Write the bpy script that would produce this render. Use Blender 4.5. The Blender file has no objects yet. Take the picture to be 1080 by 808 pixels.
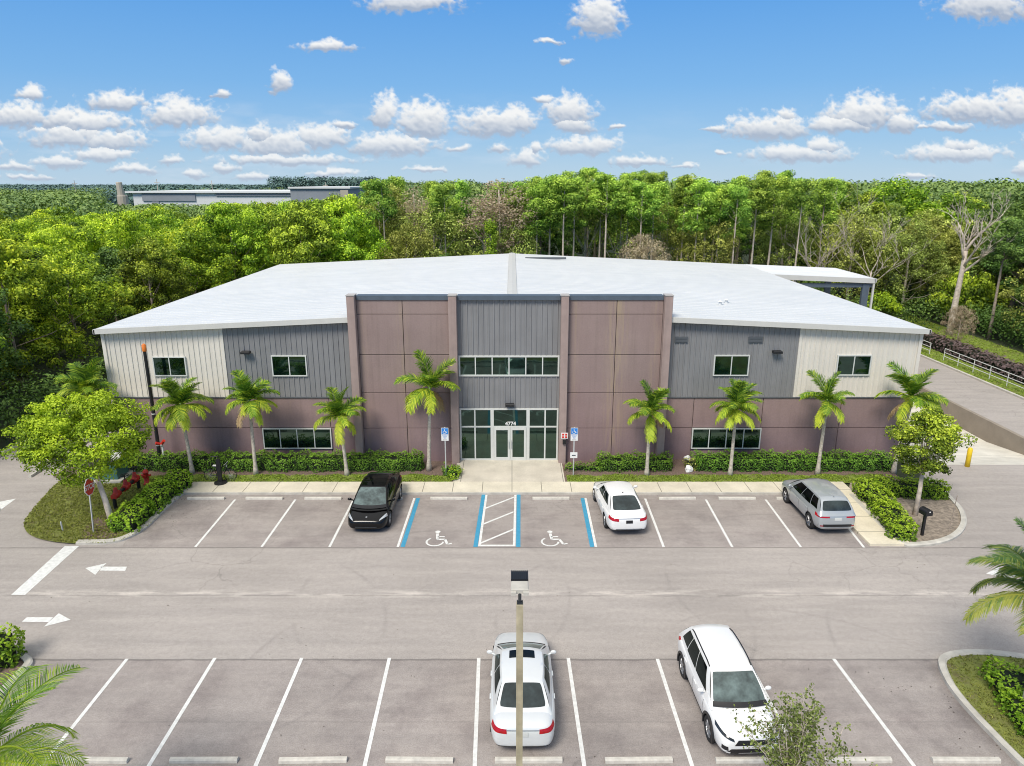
import bpy, bmesh, math, random
import numpy as np
from mathutils import Vector, Matrix
from mathutils.bvhtree import BVHTree

# ------------------------------------------------------------------ camera model
H = 15.2; F = 748.0; T = math.radians(15.76); CT, ST = math.cos(T), math.sin(T)
def U(px, py, z=0.0):
    """ground (or height z) point seen at photo position"""
    v = (py - 404) / F
    zc = (H - z) / (ST + v * CT)
    return ((px - 540) / F * zc, zc * (CT - v * ST))
def W(px, py, Y):
    """point on the upright plane at distance Y: (X, z)"""
    v = (py - 404) / F
    zc = Y / (CT - v * ST)
    return ((px - 540) / F * zc, H - zc * (ST + v * CT))

sc = bpy.context.scene
COL = sc.collection
cam_d = bpy.data.cameras.new('camera'); cam = bpy.data.objects.new('camera', cam_d); COL.objects.link(cam)
cam.location = (0, 0, H); cam.rotation_euler = (math.pi/2 - T, 0, 0)
cam_d.sensor_width = 36; cam_d.lens = F / 1080 * 36; cam_d.clip_end = 6000; cam_d.clip_start = 0.1
sc.camera = cam
sc.view_settings.view_transform = 'Standard'; sc.view_settings.look = 'None'; sc.view_settings.exposure = 0
sc.cycles.max_bounces = 6; sc.cycles.transparent_max_bounces = 8
sc.cycles.diffuse_bounces = 3; sc.cycles.glossy_bounces = 3
sc.cycles.use_adaptive_sampling = True
sc.cycles.pixel_filter_type = 'BLACKMAN_HARRIS'; sc.cycles.filter_width = 1.0

# ------------------------------------------------------------------ materials
def newmat(name):
    m = bpy.data.materials.new(name); m.use_nodes = True
    nt = m.node_tree; b = nt.nodes['Principled BSDF']
    return m, nt, b
def N(nt, t, **kw):
    n = nt.nodes.new(t)
    for k, v in kw.items(): setattr(n, k, v)
    return n
def ramp(nt, stops):
    r = N(nt, 'ShaderNodeValToRGB'); cr = r.color_ramp
    while len(cr.elements) < len(stops): cr.elements.new(0.5)
    for e, (p, c) in zip(cr.elements, stops):
        e.position = p; e.color = (*c, 1) if len(c) == 3 else c
    return r
def mixc(nt, fac, a, b, mode='MIX'):
    n = N(nt, 'ShaderNodeMix', data_type='RGBA', blend_type=mode)
    for inp, val in ((0, fac), (6, a), (7, b)):
        if isinstance(val, (int, float)): n.inputs[inp].default_value = val
        elif isinstance(val, tuple): n.inputs[inp].default_value = (*val, 1)
        else: nt.links.new(val, n.inputs[inp])
    return n.outputs[2]
def math_(nt, op, a, b=None, c=None):
    n = N(nt, 'ShaderNodeMath', operation=op)
    for i, v in enumerate((a, b, c)):
        if v is None: continue
        if isinstance(v, (int, float)): n.inputs[i].default_value = v
        else: nt.links.new(v, n.inputs[i])
    return n.outputs[0]
def noise(nt, vec, scale, detail=4, rough=0.55, dist=0.0):
    n = N(nt, 'ShaderNodeTexNoise'); n.inputs['Scale'].default_value = scale
    n.inputs['Detail'].default_value = detail; n.inputs['Roughness'].default_value = rough
    n.inputs['Distortion'].default_value = dist
    if vec is not None: nt.links.new(vec, n.inputs['Vector'])
    return n.outputs['Fac']
def geo_pos(nt): return N(nt, 'ShaderNodeNewGeometry').outputs['Position']
def mapped(nt, vec, sx, sy, sz):
    m = N(nt, 'ShaderNodeMapping'); m.inputs['Scale'].default_value = (sx, sy, sz)
    nt.links.new(vec, m.inputs['Vector']); return m.outputs['Vector']
def bump(nt, b, height, strength=0.3, dist=0.02):
    n = N(nt, 'ShaderNodeBump'); n.inputs['Strength'].default_value = strength
    n.inputs['Distance'].default_value = dist
    nt.links.new(height, n.inputs['Height']); nt.links.new(n.outputs['Normal'], b.inputs['Normal'])

def simple(name, c, rough=0.6, metal=0.0, var=0.12, scale=3.0, spec=0.5, coat=0.0, streak=0.0):
    m, nt, b = newmat(name)
    p = geo_pos(nt)
    f = noise(nt, p, scale, 5)
    lo = tuple(x * (1 - var) for x in c); hi = tuple(min(1, x * (1 + var)) for x in c)
    r = ramp(nt, [(0.3, lo), (0.7, hi)]); nt.links.new(f, r.inputs[0])
    out = r.outputs[0]
    if streak:
        g = noise(nt, mapped(nt, p, 2.2, 2.2, 0.12), 1.6, 5)
        rr = ramp(nt, [(0.42, (1, 1, 1)), (0.75, (1 - streak,) * 3)]); nt.links.new(g, rr.inputs[0])
        out = mixc(nt, 1.0, out, rr.outputs[0], 'MULTIPLY')
    nt.links.new(out, b.inputs['Base Color'])
    b.inputs['Roughness'].default_value = rough; b.inputs['Metallic'].default_value = metal
    b.inputs['Specular IOR Level'].default_value = spec
    if coat: b.inputs['Coat Weight'].default_value = coat; b.inputs['Coat Roughness'].default_value = 0.05
    return m

M = {}
M['white_paint'] = simple('white_road_paint', (0.70, 0.70, 0.675), 0.75, var=0.14, scale=7)
M['blue_paint'] = simple('blue_road_paint', (0.05, 0.29, 0.46), 0.7, var=0.12, scale=8)
M['kerb'] = simple('kerb_concrete', (0.50, 0.475, 0.42), 0.85, var=0.18, scale=2.5)
M['stop'] = simple('wheel_stop_concrete', (0.56, 0.53, 0.47), 0.85, var=0.16, scale=5)
M['mulch'] = simple('mulch', (0.17, 0.12, 0.095), 0.95, var=0.6, scale=14)
M['soil'] = simple('dry_soil', (0.26, 0.215, 0.17), 0.95, var=0.45, scale=7)
M['cream_metal'] = simple('cream_siding', (0.70, 0.655, 0.58), 0.5, var=0.04, scale=0.8, streak=0.08)
M['grey_metal'] = simple('grey_siding', (0.230, 0.230, 0.234), 0.45, var=0.07, scale=0.8, streak=0.14)
M['fascia'] = simple('white_trim', (0.562, 0.555, 0.518), 0.5, var=0.04, scale=1.5)
M['coping'] = simple('slate_coping', (0.085, 0.11, 0.14), 0.5, var=0.1, scale=2)
M['alu'] = simple('pale_aluminium_frame', (0.60, 0.61, 0.58), 0.4, var=0.04, scale=3)
M['black'] = simple('black_plastic', (0.012, 0.012, 0.014), 0.45, var=0.2, scale=6)
M['rubber'] = simple('tyre_rubber', (0.018, 0.018, 0.019), 0.85, var=0.2, scale=6)
M['rim'] = simple('alloy_rim', (0.42, 0.43, 0.45), 0.3, metal=0.8, var=0.05, scale=6)
M['galv'] = simple('galvanised_metal', (0.50, 0.51, 0.51), 0.45, metal=0.2, var=0.1, scale=5)
M['red'] = simple('red_enamel', (0.60, 0.035, 0.02), 0.45, var=0.2, scale=6)
M['yellow'] = simple('yellow_enamel', (0.80, 0.55, 0.02), 0.5, var=0.12, scale=4)
M['orange'] = simple('orange_cap', (0.75, 0.20, 0.03), 0.6, var=0.2, scale=5)
M['pole_conc'] = simple('weathered_pole', (0.46, 0.40, 0.27), 0.85, var=0.25, scale=3, streak=0.3)
M['trunk_pale'] = simple('pale_palm_trunk', (0.48, 0.43, 0.36), 0.9, var=0.3, scale=9)
M['bark'] = simple('bark', (0.30, 0.245, 0.20), 0.95, var=0.35, scale=6)
M['bark_pale'] = simple('pale_bark', (0.55, 0.47, 0.39), 0.95, var=0.3, scale=5)
M['car_white'] = simple('white_car_paint', (0.80, 0.80, 0.79), 0.35, var=0.015, coat=0.8)
M['car_pearl'] = simple('pearl_car_paint', (0.68, 0.70, 0.70), 0.3, metal=0.1, var=0.015, coat=0.8)
M['car_silver'] = simple('silver_car_paint', (0.42, 0.45, 0.47), 0.3, metal=0.35, var=0.015, coat=0.8)
M['car_black'] = simple('black_car_paint', (0.003, 0.003, 0.0035), 0.22, var=0.05, spec=0.35, coat=0.12)
M['lamp_clear'] = simple('clear_lamp', (0.55, 0.58, 0.6), 0.12, metal=0.4, var=0.1, scale=20)
M['lamp_dark'] = simple('dark_lamp', (0.03, 0.035, 0.04), 0.12, var=0.3, scale=20)
M['lamp_red'] = simple('red_lamp', (0.38, 0.008, 0.015), 0.15, var=0.2, scale=14)
M['plate'] = simple('plate', (0.55, 0.56, 0.54), 0.5, var=0.05)
M['sign_white'] = simple('sign_white', (0.78, 0.78, 0.76), 0.5, var=0.04)
M['sign_blue'] = simple('sign_blue', (0.03, 0.22, 0.62), 0.5, var=0.04)
M['far_white'] = simple('far_white_wall', (0.70, 0.71, 0.70), 0.7, var=0.05, scale=0.1)
M['far_grey'] = simple('far_grey_wall', (0.26, 0.28, 0.31), 0.7, var=0.1, scale=0.3)
M['far_tan'] = simple('far_tan_concrete', (0.45, 0.40, 0.33), 0.8, var=0.1, scale=0.3)
M['crownshaft'] = simple('crownshaft', (0.16, 0.26, 0.06), 0.5, var=0.2)
M['louvre'] = simple('louvre', (0.10, 0.11, 0.12), 0.5, var=0.05)

# window glass: coated, mirrors what is in front
def glass(name, base, refl, tint, rough=0.03):
    m = bpy.data.materials.new(name); m.use_nodes = True; nt = m.node_tree
    nt.nodes.remove(nt.nodes['Principled BSDF'])
    d = N(nt, 'ShaderNodeBsdfDiffuse'); d.inputs[0].default_value = (*base, 1)
    bn = noise(nt, geo_pos(nt), 2.6, 3, .6); br = ramp(nt, [(.35, tuple(x*.35 for x in base)), (.55, base), (.72, tuple(min(1, x*1.7) for x in base))]); nt.links.new(bn, br.inputs[0]); nt.links.new(br.outputs[0], d.inputs[0])
    g = N(nt, 'ShaderNodeBsdfGlossy'); g.inputs[0].default_value = (*tint, 1); g.inputs['Roughness'].default_value = rough
    fr = N(nt, 'ShaderNodeFresnel'); fr.inputs[0].default_value = 1.5
    f = math_(nt, 'ADD', fr.outputs[0], refl); f = math_(nt, 'MINIMUM', f, 1.0)
    p = geo_pos(nt); w = noise(nt, p, 0.7, 2)
    bp = N(nt, 'ShaderNodeBump'); bp.inputs['Strength'].default_value = 0.1; bp.inputs['Distance'].default_value = 0.03
    nt.links.new(w, bp.inputs['Height']); nt.links.new(bp.outputs[0], g.inputs['Normal'])
    mx = N(nt, 'ShaderNodeMixShader'); nt.links.new(f, mx.inputs[0])
    nt.links.new(d.outputs[0], mx.inputs[1]); nt.links.new(g.outputs[0], mx.inputs[2])
    nt.links.new(mx.outputs[0], nt.nodes['Material Output'].inputs[0])
    return m
M['glass'] = glass('green_tinted_window', (0.003, 0.010, 0.008), 0.065, (0.55, 0.85, 0.72))
M['glass_dark'] = glass('dark_window', (0.003, 0.004, 0.004), 0.0, (0.5, 0.6, 0.6))
M['car_glass'] = glass('car_glass', (0.018, 0.026, 0.027), 0.03, (0.85, 0.95, 0.95), 0.07)
M['car_glass_front'] = glass('windscreen', (0.085, 0.115, 0.11), 0.05, (0.85, 0.95, 0.95), 0.07)
M['solar'] = glass('dark_lamp_fins', (0.012, 0.012, 0.012), 0.02, (0.8, 0.8, 0.8), 0.3)

# mauve tilt-up concrete
def mauve():
    m, nt, b = newmat('mauve_painted_concrete')
    p = geo_pos(nt)
    a = noise(nt, p, 0.5, 6, 0.6); r = ramp(nt, [(0.25, (0.256, 0.186, 0.173)), (0.75, (0.314, 0.234, 0.214))])
    nt.links.new(a, r.inputs[0]); out = r.outputs[0]
    g = noise(nt, mapped(nt, p, 3.0, 3.0, 0.15), 1.5, 6)
    rr = ramp(nt, [(0.5, (1, 1, 1)), (0.8, (0.86, 0.87, 0.84))]); nt.links.new(g, rr.inputs[0])
    out = mixc(nt, 1.0, out, rr.outputs[0], 'MULTIPLY')
    g2 = noise(nt, p, 14, 5, 0.7)
    rr2 = ramp(nt, [(0.3, (0.9, 0.9, 0.9)), (0.7, (1.06, 1.06, 1.06))]); nt.links.new(g2, rr2.inputs[0])
    out = mixc(nt, 1.0, out, rr2.outputs[0], 'MULTIPLY')
    sp = N(nt, 'ShaderNodeSeparateXYZ'); nt.links.new(p, sp.inputs[0])
    for (xx, ww, am) in ((5.62, .75, .55), (7.7, .35, .25), (-5.9, .5, .22), (3.4, .3, .2), (-8.0, .25, .25), (12.2, .3, .15), (-12.4, .35, .15)):
        dd = math_(nt, 'ABSOLUTE', math_(nt, 'SUBTRACT', sp.outputs[0], xx)); mk = N(nt, 'ShaderNodeMapRange'); nt.links.new(dd, mk.inputs[0]); mk.inputs[1].default_value = 0; mk.inputs[2].default_value = ww; mk.inputs[3].default_value = am; mk.inputs[4].default_value = 0
        sn_ = noise(nt, mapped(nt, p, 5.0, 1, .35), 1.5, 5); sr = ramp(nt, [(.42, (0, 0, 0)), (.62, (1, 1, 1))]); nt.links.new(sn_, sr.inputs[0])
        out = mixc(nt, math_(nt, 'MULTIPLY', mk.outputs[0], sr.outputs[0]), out, (0.42, 0.33, 0.19))
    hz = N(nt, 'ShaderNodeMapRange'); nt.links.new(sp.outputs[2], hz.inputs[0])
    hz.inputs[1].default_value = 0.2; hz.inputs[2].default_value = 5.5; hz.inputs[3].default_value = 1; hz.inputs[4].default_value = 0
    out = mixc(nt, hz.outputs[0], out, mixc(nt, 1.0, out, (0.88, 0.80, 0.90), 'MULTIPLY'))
    nt.links.new(out, b.inputs['Base Color']); b.inputs['Roughness'].default_value = 0.9
    bump(nt, b, g2, 0.25, 0.01)
    return m
M['mauve'] = mauve()
M['pier'] = simple('pier_mauve', (0.346, 0.262, 0.237), 0.9, var=0.08, scale=2, streak=0.15)

def roof_mat():
    m, nt, b = newmat('white_metal_roof')
    p = geo_pos(nt)
    a = noise(nt, mapped(nt, p, 0.15, 1.6, 1), 1.2, 6, 0.6)
    r = ramp(nt, [(0.3, (0.66, 0.668, 0.662)), (0.7, (0.725, 0.73, 0.72))]); nt.links.new(a, r.inputs[0])
    a2 = noise(nt, p, 0.35, 5, 0.6); r2 = ramp(nt, [(0.35, (0.93, 0.94, 0.95)), (0.7, (1, 1, 1))]); nt.links.new(a2, r2.inputs[0])
    nt.links.new(mixc(nt, 1.0, r.outputs[0], r2.outputs[0], 'MULTIPLY'), b.inputs['Base Color'])
    b.inputs['Roughness'].default_value = 0.42
    return m
M['roof'] = roof_mat()

def concrete(name, c, joint=None, axis=0):
    m, nt, b = newmat(name)
    p = geo_pos(nt)
    a = noise(nt, p, 0.9, 6, 0.6); r = ramp(nt, [(0.25, tuple(x*0.80 for x in c)), (0.75, tuple(x*1.12 for x in c))])
    nt.links.new(a, r.inputs[0]); out = r.outputs[0]
    g = noise(nt, p, 22, 4, 0.7); rr = ramp(nt, [(0.25, (0.85,)*3), (0.75, (1.07,)*3)]); nt.links.new(g, rr.inputs[0])
    out = mixc(nt, 1.0, out, rr.outputs[0], 'MULTIPLY')
    if joint:
        sp = N(nt, 'ShaderNodeSeparateXYZ'); nt.links.new(p, sp.inputs[0])
        t = math_(nt, 'PINGPONG', sp.outputs[axis], joint / 2)
        l = math_(nt, 'LESS_THAN', t, 0.018)
        out = mixc(nt, l, out, tuple(x*0.35 for x in c))
    nt.links.new(out, b.inputs['Base Color']); b.inputs['Roughness'].default_value = 0.9
    bump(nt, b, g, 0.2, 0.01)
    return m
M['sidewalk'] = concrete('sidewalk_concrete', (0.72, 0.66, 0.53), 1.52, 0)
M['path_conc'] = concrete('path_concrete', (0.74, 0.67, 0.52), 1.52, 1)
M['entry'] = concrete('entry_concrete', (0.63, 0.575, 0.48), 2.7, 0)
M['apron'] = concrete('apron_concrete', (0.70, 0.67, 0.59), 4.5, 1)
M['wall_conc'] = concrete('retaining_concrete', (0.31, 0.265, 0.215))

def asphalt():
    m, nt, b = newmat('asphalt')
    p = geo_pos(nt); sp = N(nt, 'ShaderNodeSeparateXYZ'); nt.links.new(p, sp.inputs[0])
    X, Y = sp.outputs[0], sp.outputs[1]
    big = noise(nt, p, 0.12, 6, 0.6, 0.5)
    r = ramp(nt, [(0.28, (0.352, 0.318, 0.292)), (0.5, (0.39, 0.354, 0.325)), (0.75, (0.435, 0.396, 0.366))]); nt.links.new(big, r.inputs[0])
    out = r.outputs[0]
    # streaky wear along the driving lane
    st = noise(nt, mapped(nt, p, 0.16, 1.3, 1), 1.4, 6, 0.6)
    r2 = ramp(nt, [(0.3, (0.87, 0.87, 0.875)), (0.7, (1.08, 1.075, 1.07))]); nt.links.new(st, r2.inputs[0])
    out = mixc(nt, 1.0, out, r2.outputs[0], 'MULTIPLY')
    # parking rows a little darker, with oil blotches
    def band(y0, y1):
        a_ = math_(nt, 'GREATER_THAN', Y, y0); b_ = math_(nt, 'LESS_THAN', Y, y1)
        return math_(nt, 'MULTIPLY', a_, b_)
    rows = math_(nt, 'ADD', band(27.62, 33.2), band(14.0, 20.1))
    xin = math_(nt, 'MULTIPLY', math_(nt, 'GREATER_THAN', X, -17.0), math_(nt, 'LESS_THAN', X, 16.0))
    rows = math_(nt, 'MULTIPLY', rows, xin)
    blot = noise(nt, p, 0.55, 5, 0.65); br = ramp(nt, [(0.45, (1, 1, 1)), (0.72, (0.72, 0.70, 0.715))]); nt.links.new(blot, br.inputs[0])
    dk = mixc(nt, 1.0, mixc(nt, 1.0, out, (0.90, 0.885, 0.89), 'MULTIPLY'), br.outputs[0], 'MULTIPLY')
    out = mixc(nt, rows, out, dk)
    # tyre arcs
    for (cx, cy, rad, w) in ((-3, 24, 5.2, .13), (4, 22.5, 4.6, .11), (-10, 21.5, 5.5, .12), (12, 25, 5.8, .12), (-1.5, 18, 7.5, .12), (9, 17, 6, .1), (18, 20, 7, .13)):
        v = N(nt, 'ShaderNodeVectorMath', operation='DISTANCE'); nt.links.new(p, v.inputs[0]); v.inputs[1].default_value = (cx, cy, 0)
        d = math_(nt, 'ABSOLUTE', math_(nt, 'SUBTRACT', v.outputs['Value'], rad))
        mk = N(nt, 'ShaderNodeMapRange'); nt.links.new(d, mk.inputs[0]); mk.inputs[1].default_value = 0; mk.inputs[2].default_value = w
        mk.inputs[3].default_value = 1; mk.inputs[4].default_value = 0
        pn = noise(nt, p, 0.35, 3); pr = ramp(nt, [(0.45, (0, 0, 0)), (0.62, (1, 1, 1))]); nt.links.new(pn, pr.inputs[0])
        f = math_(nt, 'MULTIPLY', math_(nt, 'MULTIPLY', mk.outputs[0], pr.outputs[0]), 0.20)
        out = mixc(nt, f, out, (0.12, 0.11, 0.11))
    for (cx, cy, rx, ry, st_) in ((13.75, 17.0, .55, 3.0, .8), (13.9, 19.6, .8, .5, .6), (13.2, 19.6, 2.4, .6, .35), (9.8, 18.6, 2.0, .9, .22), (2.6, 17.0, 1.6, 1.6, .25), (6.2, 17.2, 1.3, 1.5, .3), (-4.5, 16.9, 1.1, 1.6, .2), (-6.4, 30.2, 1.0, 1.8, .3), (14.4, 29.4, 1.1, 1.3, .3), (5.1, 29.8, 1.0, 1.6, .25), (.3, 18, 1.1, 2.2, .3), (-10.4, 30.5, 1.0, 1.6, .2), (9.1, 30.6, 1.0, 1.6, .2), (-14.5, 30.5, 1.2, 2.0, .25), (-16.4, 29.2, .8, 1.6, .35)):
        v = N(nt, 'ShaderNodeVectorMath', operation='MULTIPLY_ADD'); nt.links.new(p, v.inputs[0]); v.inputs[1].default_value = (1/rx, 1/ry, 0); v.inputs[2].default_value = (-cx/rx, -cy/ry, 0)
        l = N(nt, 'ShaderNodeVectorMath', operation='LENGTH'); nt.links.new(v.outputs[0], l.inputs[0])
        f = math_(nt, 'SUBTRACT', math_(nt, 'MULTIPLY_ADD', blot, 1.6, .35), l.outputs['Value']); f = math_(nt, 'MULTIPLY', math_(nt, 'MINIMUM', math_(nt, 'MAXIMUM', f, 0.0), 1.0), st_)
        out = mixc(nt, f, out, (0.15, 0.13, 0.125))
    # hairline cracks
    vo = N(nt, 'ShaderNodeTexVoronoi', feature='DISTANCE_TO_EDGE'); vo.inputs['Scale'].default_value = .32
    wv = N(nt, 'ShaderNodeVectorMath', operation='ADD'); nt.links.new(p, wv.inputs[0]); nz = N(nt, 'ShaderNodeTexNoise'); nz.inputs['Scale'].default_value = .9; nz.inputs['Detail'].default_value = 5; nt.links.new(p, nz.inputs['Vector']); nt.links.new(nz.outputs['Color'], wv.inputs[1]); nt.links.new(wv.outputs[0], vo.inputs['Vector'])
    ck = N(nt, 'ShaderNodeMapRange'); nt.links.new(vo.outputs['Distance'], ck.inputs[0]); ck.inputs[1].default_value = .002; ck.inputs[2].default_value = .010; ck.inputs[3].default_value = .30; ck.inputs[4].default_value = 0
    cm = noise(nt, p, .09, 3); cr_ = ramp(nt, [(.50, (0, 0, 0)), (.62, (1, 1, 1))]); nt.links.new(cm, cr_.inputs[0])
    out = mixc(nt, math_(nt, 'MULTIPLY', ck.outputs[0], cr_.outputs[0]), out, (0.13, 0.12, 0.11))
    # seams between paving passes
    wob = noise(nt, p, 1.1, 4)
    Yw = math_(nt, 'ADD', Y, math_(nt, 'MULTIPLY', math_(nt, 'SUBTRACT', wob, 0.5), 0.10))
    for (yy, w, amt, c) in ((27.6, .05, .55, (0.10, 0.09, 0.085)), (20.12, .06, .6, (0.10, 0.09, 0.085)), (23.9, .05, .35, (0.15, 0.14, 0.13)), (17.3, .05, .18, (0.15, 0.14, 0.13))):
        d = math_(nt, 'ABSOLUTE', math_(nt, 'SUBTRACT', Yw, yy))
        mk = N(nt, 'ShaderNodeMapRange'); nt.links.new(d, mk.inputs[0]); mk.inputs[1].default_value = w * .4; mk.inputs[2].default_value = w
        mk.inputs[3].default_value = 1; mk.inputs[4].default_value = 0
        out = mixc(nt, math_(nt, 'MULTIPLY', mk.outputs[0], amt), out, c)
    # pale scuffs along the middle seam
    d = math_(nt, 'ABSOLUTE', math_(nt, 'SUBTRACT', Yw, 24.05))
    mk = N(nt, 'ShaderNodeMapRange'); nt.links.new(d, mk.inputs[0]); mk.inputs[1].default_value = 0; mk.inputs[2].default_value = .36; mk.inputs[3].default_value = 1; mk.inputs[4].default_value = 0
    pn = noise(nt, mapped(nt, p, 0.5, 2.5, 1), 1.3, 5); pr = ramp(nt, [(0.46, (0, 0, 0)), (0.62, (1, 1, 1))]); nt.links.new(pn, pr.inputs[0])
    out = mixc(nt, math_(nt, 'MULTIPLY', math_(nt, 'MULTIPLY', mk.outputs[0], pr.outputs[0]), 0.7), out, (0.66, 0.60, 0.54))
    mid_ = noise(nt, p, 5.5, 5, 0.7); mr_ = ramp(nt, [(0.3, (0.90,)*3), (0.7, (1.09,)*3)]); nt.links.new(mid_, mr_.inputs[0]); out = mixc(nt, 1.0, out, mr_.outputs[0], 'MULTIPLY')
    fine = noise(nt, p, 24, 4, 0.8); fr = ramp(nt, [(0.25, (0.70,)*3), (0.75, (1.25,)*3)]); nt.links.new(fine, fr.inputs[0])
    out = mixc(nt, 1.0, out, fr.outputs[0], 'MULTIPLY')
    nt.links.new(out, b.inputs['Base Color']); b.inputs['Roughness'].default_value = 0.88
    bump(nt, b, fine, 0.35, 0.012)
    return m
M['asphalt'] = asphalt()

def grass_mat(name, c1, c2, c3, s=1.2):
    m, nt, b = newmat(name); p = geo_pos(nt)
    a = noise(nt, p, s, 6, 0.65); r = ramp(nt, [(0.3, c1), (0.52, c2), (0.72, c3)]); nt.links.new(a, r.inputs[0])
    f = noise(nt, p, 30, 4, 0.7); fr = ramp(nt, [(0.25, (0.6,)*3), (0.75, (1.3,)*3)]); nt.links.new(f, fr.inputs[0])
    nt.links.new(mixc(nt, 1.0, r.outputs[0], fr.outputs[0], 'MULTIPLY'), b.inputs['Base Color'])
    b.inputs['Roughness'].default_value = 0.95; bump(nt, b, f, 0.6, 0.05)
    return m
M['lawn'] = grass_mat('lawn_green', (0.17, 0.14, 0.06), (0.20, 0.27, 0.04), (0.27, 0.36, 0.05))
M['lawn_dry'] = grass_mat('lawn_olive', (0.19, 0.16, 0.08), (0.20, 0.23, 0.05), (0.28, 0.30, 0.07), 1.8)
M['floor_forest'] = grass_mat('forest_floor', (0.02, 0.025, 0.01), (0.035, 0.05, 0.018), (0.06, 0.07, 0.025), 0.3)

# foliage: tint attribute 0..1 runs dark -> mid -> light, every thing shifts a little
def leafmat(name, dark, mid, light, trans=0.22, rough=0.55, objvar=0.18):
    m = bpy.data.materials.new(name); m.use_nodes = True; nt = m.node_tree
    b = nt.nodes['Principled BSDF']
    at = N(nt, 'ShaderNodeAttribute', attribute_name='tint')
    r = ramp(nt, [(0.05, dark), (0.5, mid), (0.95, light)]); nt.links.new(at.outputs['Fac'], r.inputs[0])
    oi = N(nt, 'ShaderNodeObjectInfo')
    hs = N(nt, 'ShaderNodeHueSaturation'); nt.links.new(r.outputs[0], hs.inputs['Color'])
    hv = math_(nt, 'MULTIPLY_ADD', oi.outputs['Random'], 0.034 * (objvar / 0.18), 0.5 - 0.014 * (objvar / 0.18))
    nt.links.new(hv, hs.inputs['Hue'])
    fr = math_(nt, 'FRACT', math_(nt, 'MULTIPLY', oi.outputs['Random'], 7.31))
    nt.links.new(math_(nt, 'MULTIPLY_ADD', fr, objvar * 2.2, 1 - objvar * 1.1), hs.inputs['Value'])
    b.inputs['Roughness'].default_value = rough; b.inputs['Specular IOR Level'].default_value = 0.25
    nt.links.new(hs.outputs[0], b.inputs['Base Color'])
    tr = N(nt, 'ShaderNodeBsdfTranslucent'); nt.links.new(mixc(nt, 1.0, hs.outputs[0], (1.2, 1.25, 0.6), 'MULTIPLY'), tr.inputs[0])
    mx = N(nt, 'ShaderNodeMixShader'); mx.inputs[0].default_value = trans
    nt.links.new(b.outputs[0], mx.inputs[1]); nt.links.new(tr.outputs[0], mx.inputs[2])
    nt.links.new(mx.outputs[0], nt.nodes['Material Output'].inputs[0])
    return m
M['lf_yg'] = leafmat('leaf_yellow_green', (0.024, 0.050, 0.005), (0.234, 0.379, 0.025), (0.773, 0.900, 0.064), objvar=0.14)
M['lf_green'] = leafmat('leaf_green', (0.021, 0.039, 0.006), (0.167, 0.266, 0.023), (0.661, 0.814, 0.076))
M['lf_dark'] = leafmat('leaf_dark_green', (0.019, 0.037, 0.010), (0.103, 0.179, 0.038), (0.294, 0.423, 0.088))
M['lf_pine'] = leafmat('leaf_pine', (0.017, 0.040, 0.007), (0.163, 0.308, 0.035), (0.631, 0.810, 0.123))
M['lf_olive'] = leafmat('leaf_olive', (0.037, 0.044, 0.010), (0.254, 0.299, 0.058), (0.726, 0.781, 0.181))
M['lf_tan'] = leafmat('leaf_tan', (0.220, 0.169, 0.118), (0.406, 0.321, 0.220), (0.608, 0.507, 0.355))
M['lf_hedge'] = leafmat('leaf_hedge', (0.016, 0.039, 0.007), (0.091, 0.196, 0.021), (0.263, 0.440, 0.044), objvar=0.08)
M['lf_hedge_lime'] = leafmat('leaf_hedge_lime', (0.025, 0.056, 0.005), (0.154, 0.290, 0.017), (0.424, 0.591, 0.040), objvar=0.08)
M['lf_street'] = leafmat('leaf_yellow_street', (0.043, 0.082, 0.005), (0.239, 0.365, 0.019), (0.494, 0.628, 0.032), objvar=0.05)
M['lf_palm'] = leafmat('leaf_palm', (0.029, 0.075, 0.009), (0.151, 0.288, 0.026), (0.548, 0.625, 0.055), objvar=0.1)
M['lf_palm_dark'] = leafmat('leaf_palm_dark', (0.03, 0.07, 0.02), (0.10, 0.20, 0.05), (0.36, 0.38, 0.08), objvar=0.08)
M['lf_young'] = leafmat('leaf_young_olive', (0.056, 0.081, 0.019), (0.177, 0.229, 0.054), (0.392, 0.470, 0.145), objvar=0.02)
M['lf_purple'] = leafmat('leaf_purple', (0.056, 0.045, 0.040), (0.136, 0.096, 0.096), (0.224, 0.160, 0.160), objvar=0.05)
M['lf_grass'] = leafmat('blade_green', (0.140, 0.168, 0.028), (0.224, 0.322, 0.042), (0.392, 0.476, 0.056), objvar=0.02)
M['lf_grass_olive'] = leafmat('blade_olive', (0.154, 0.140, 0.049), (0.210, 0.231, 0.042), (0.336, 0.350, 0.070), objvar=0.02)
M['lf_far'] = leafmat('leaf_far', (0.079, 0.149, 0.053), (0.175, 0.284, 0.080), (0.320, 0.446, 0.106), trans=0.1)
M['lf_haze'] = leafmat('leaf_hazy', (0.068, 0.124, 0.116), (0.100, 0.171, 0.143), (0.134, 0.215, 0.157), trans=0.0)

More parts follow.
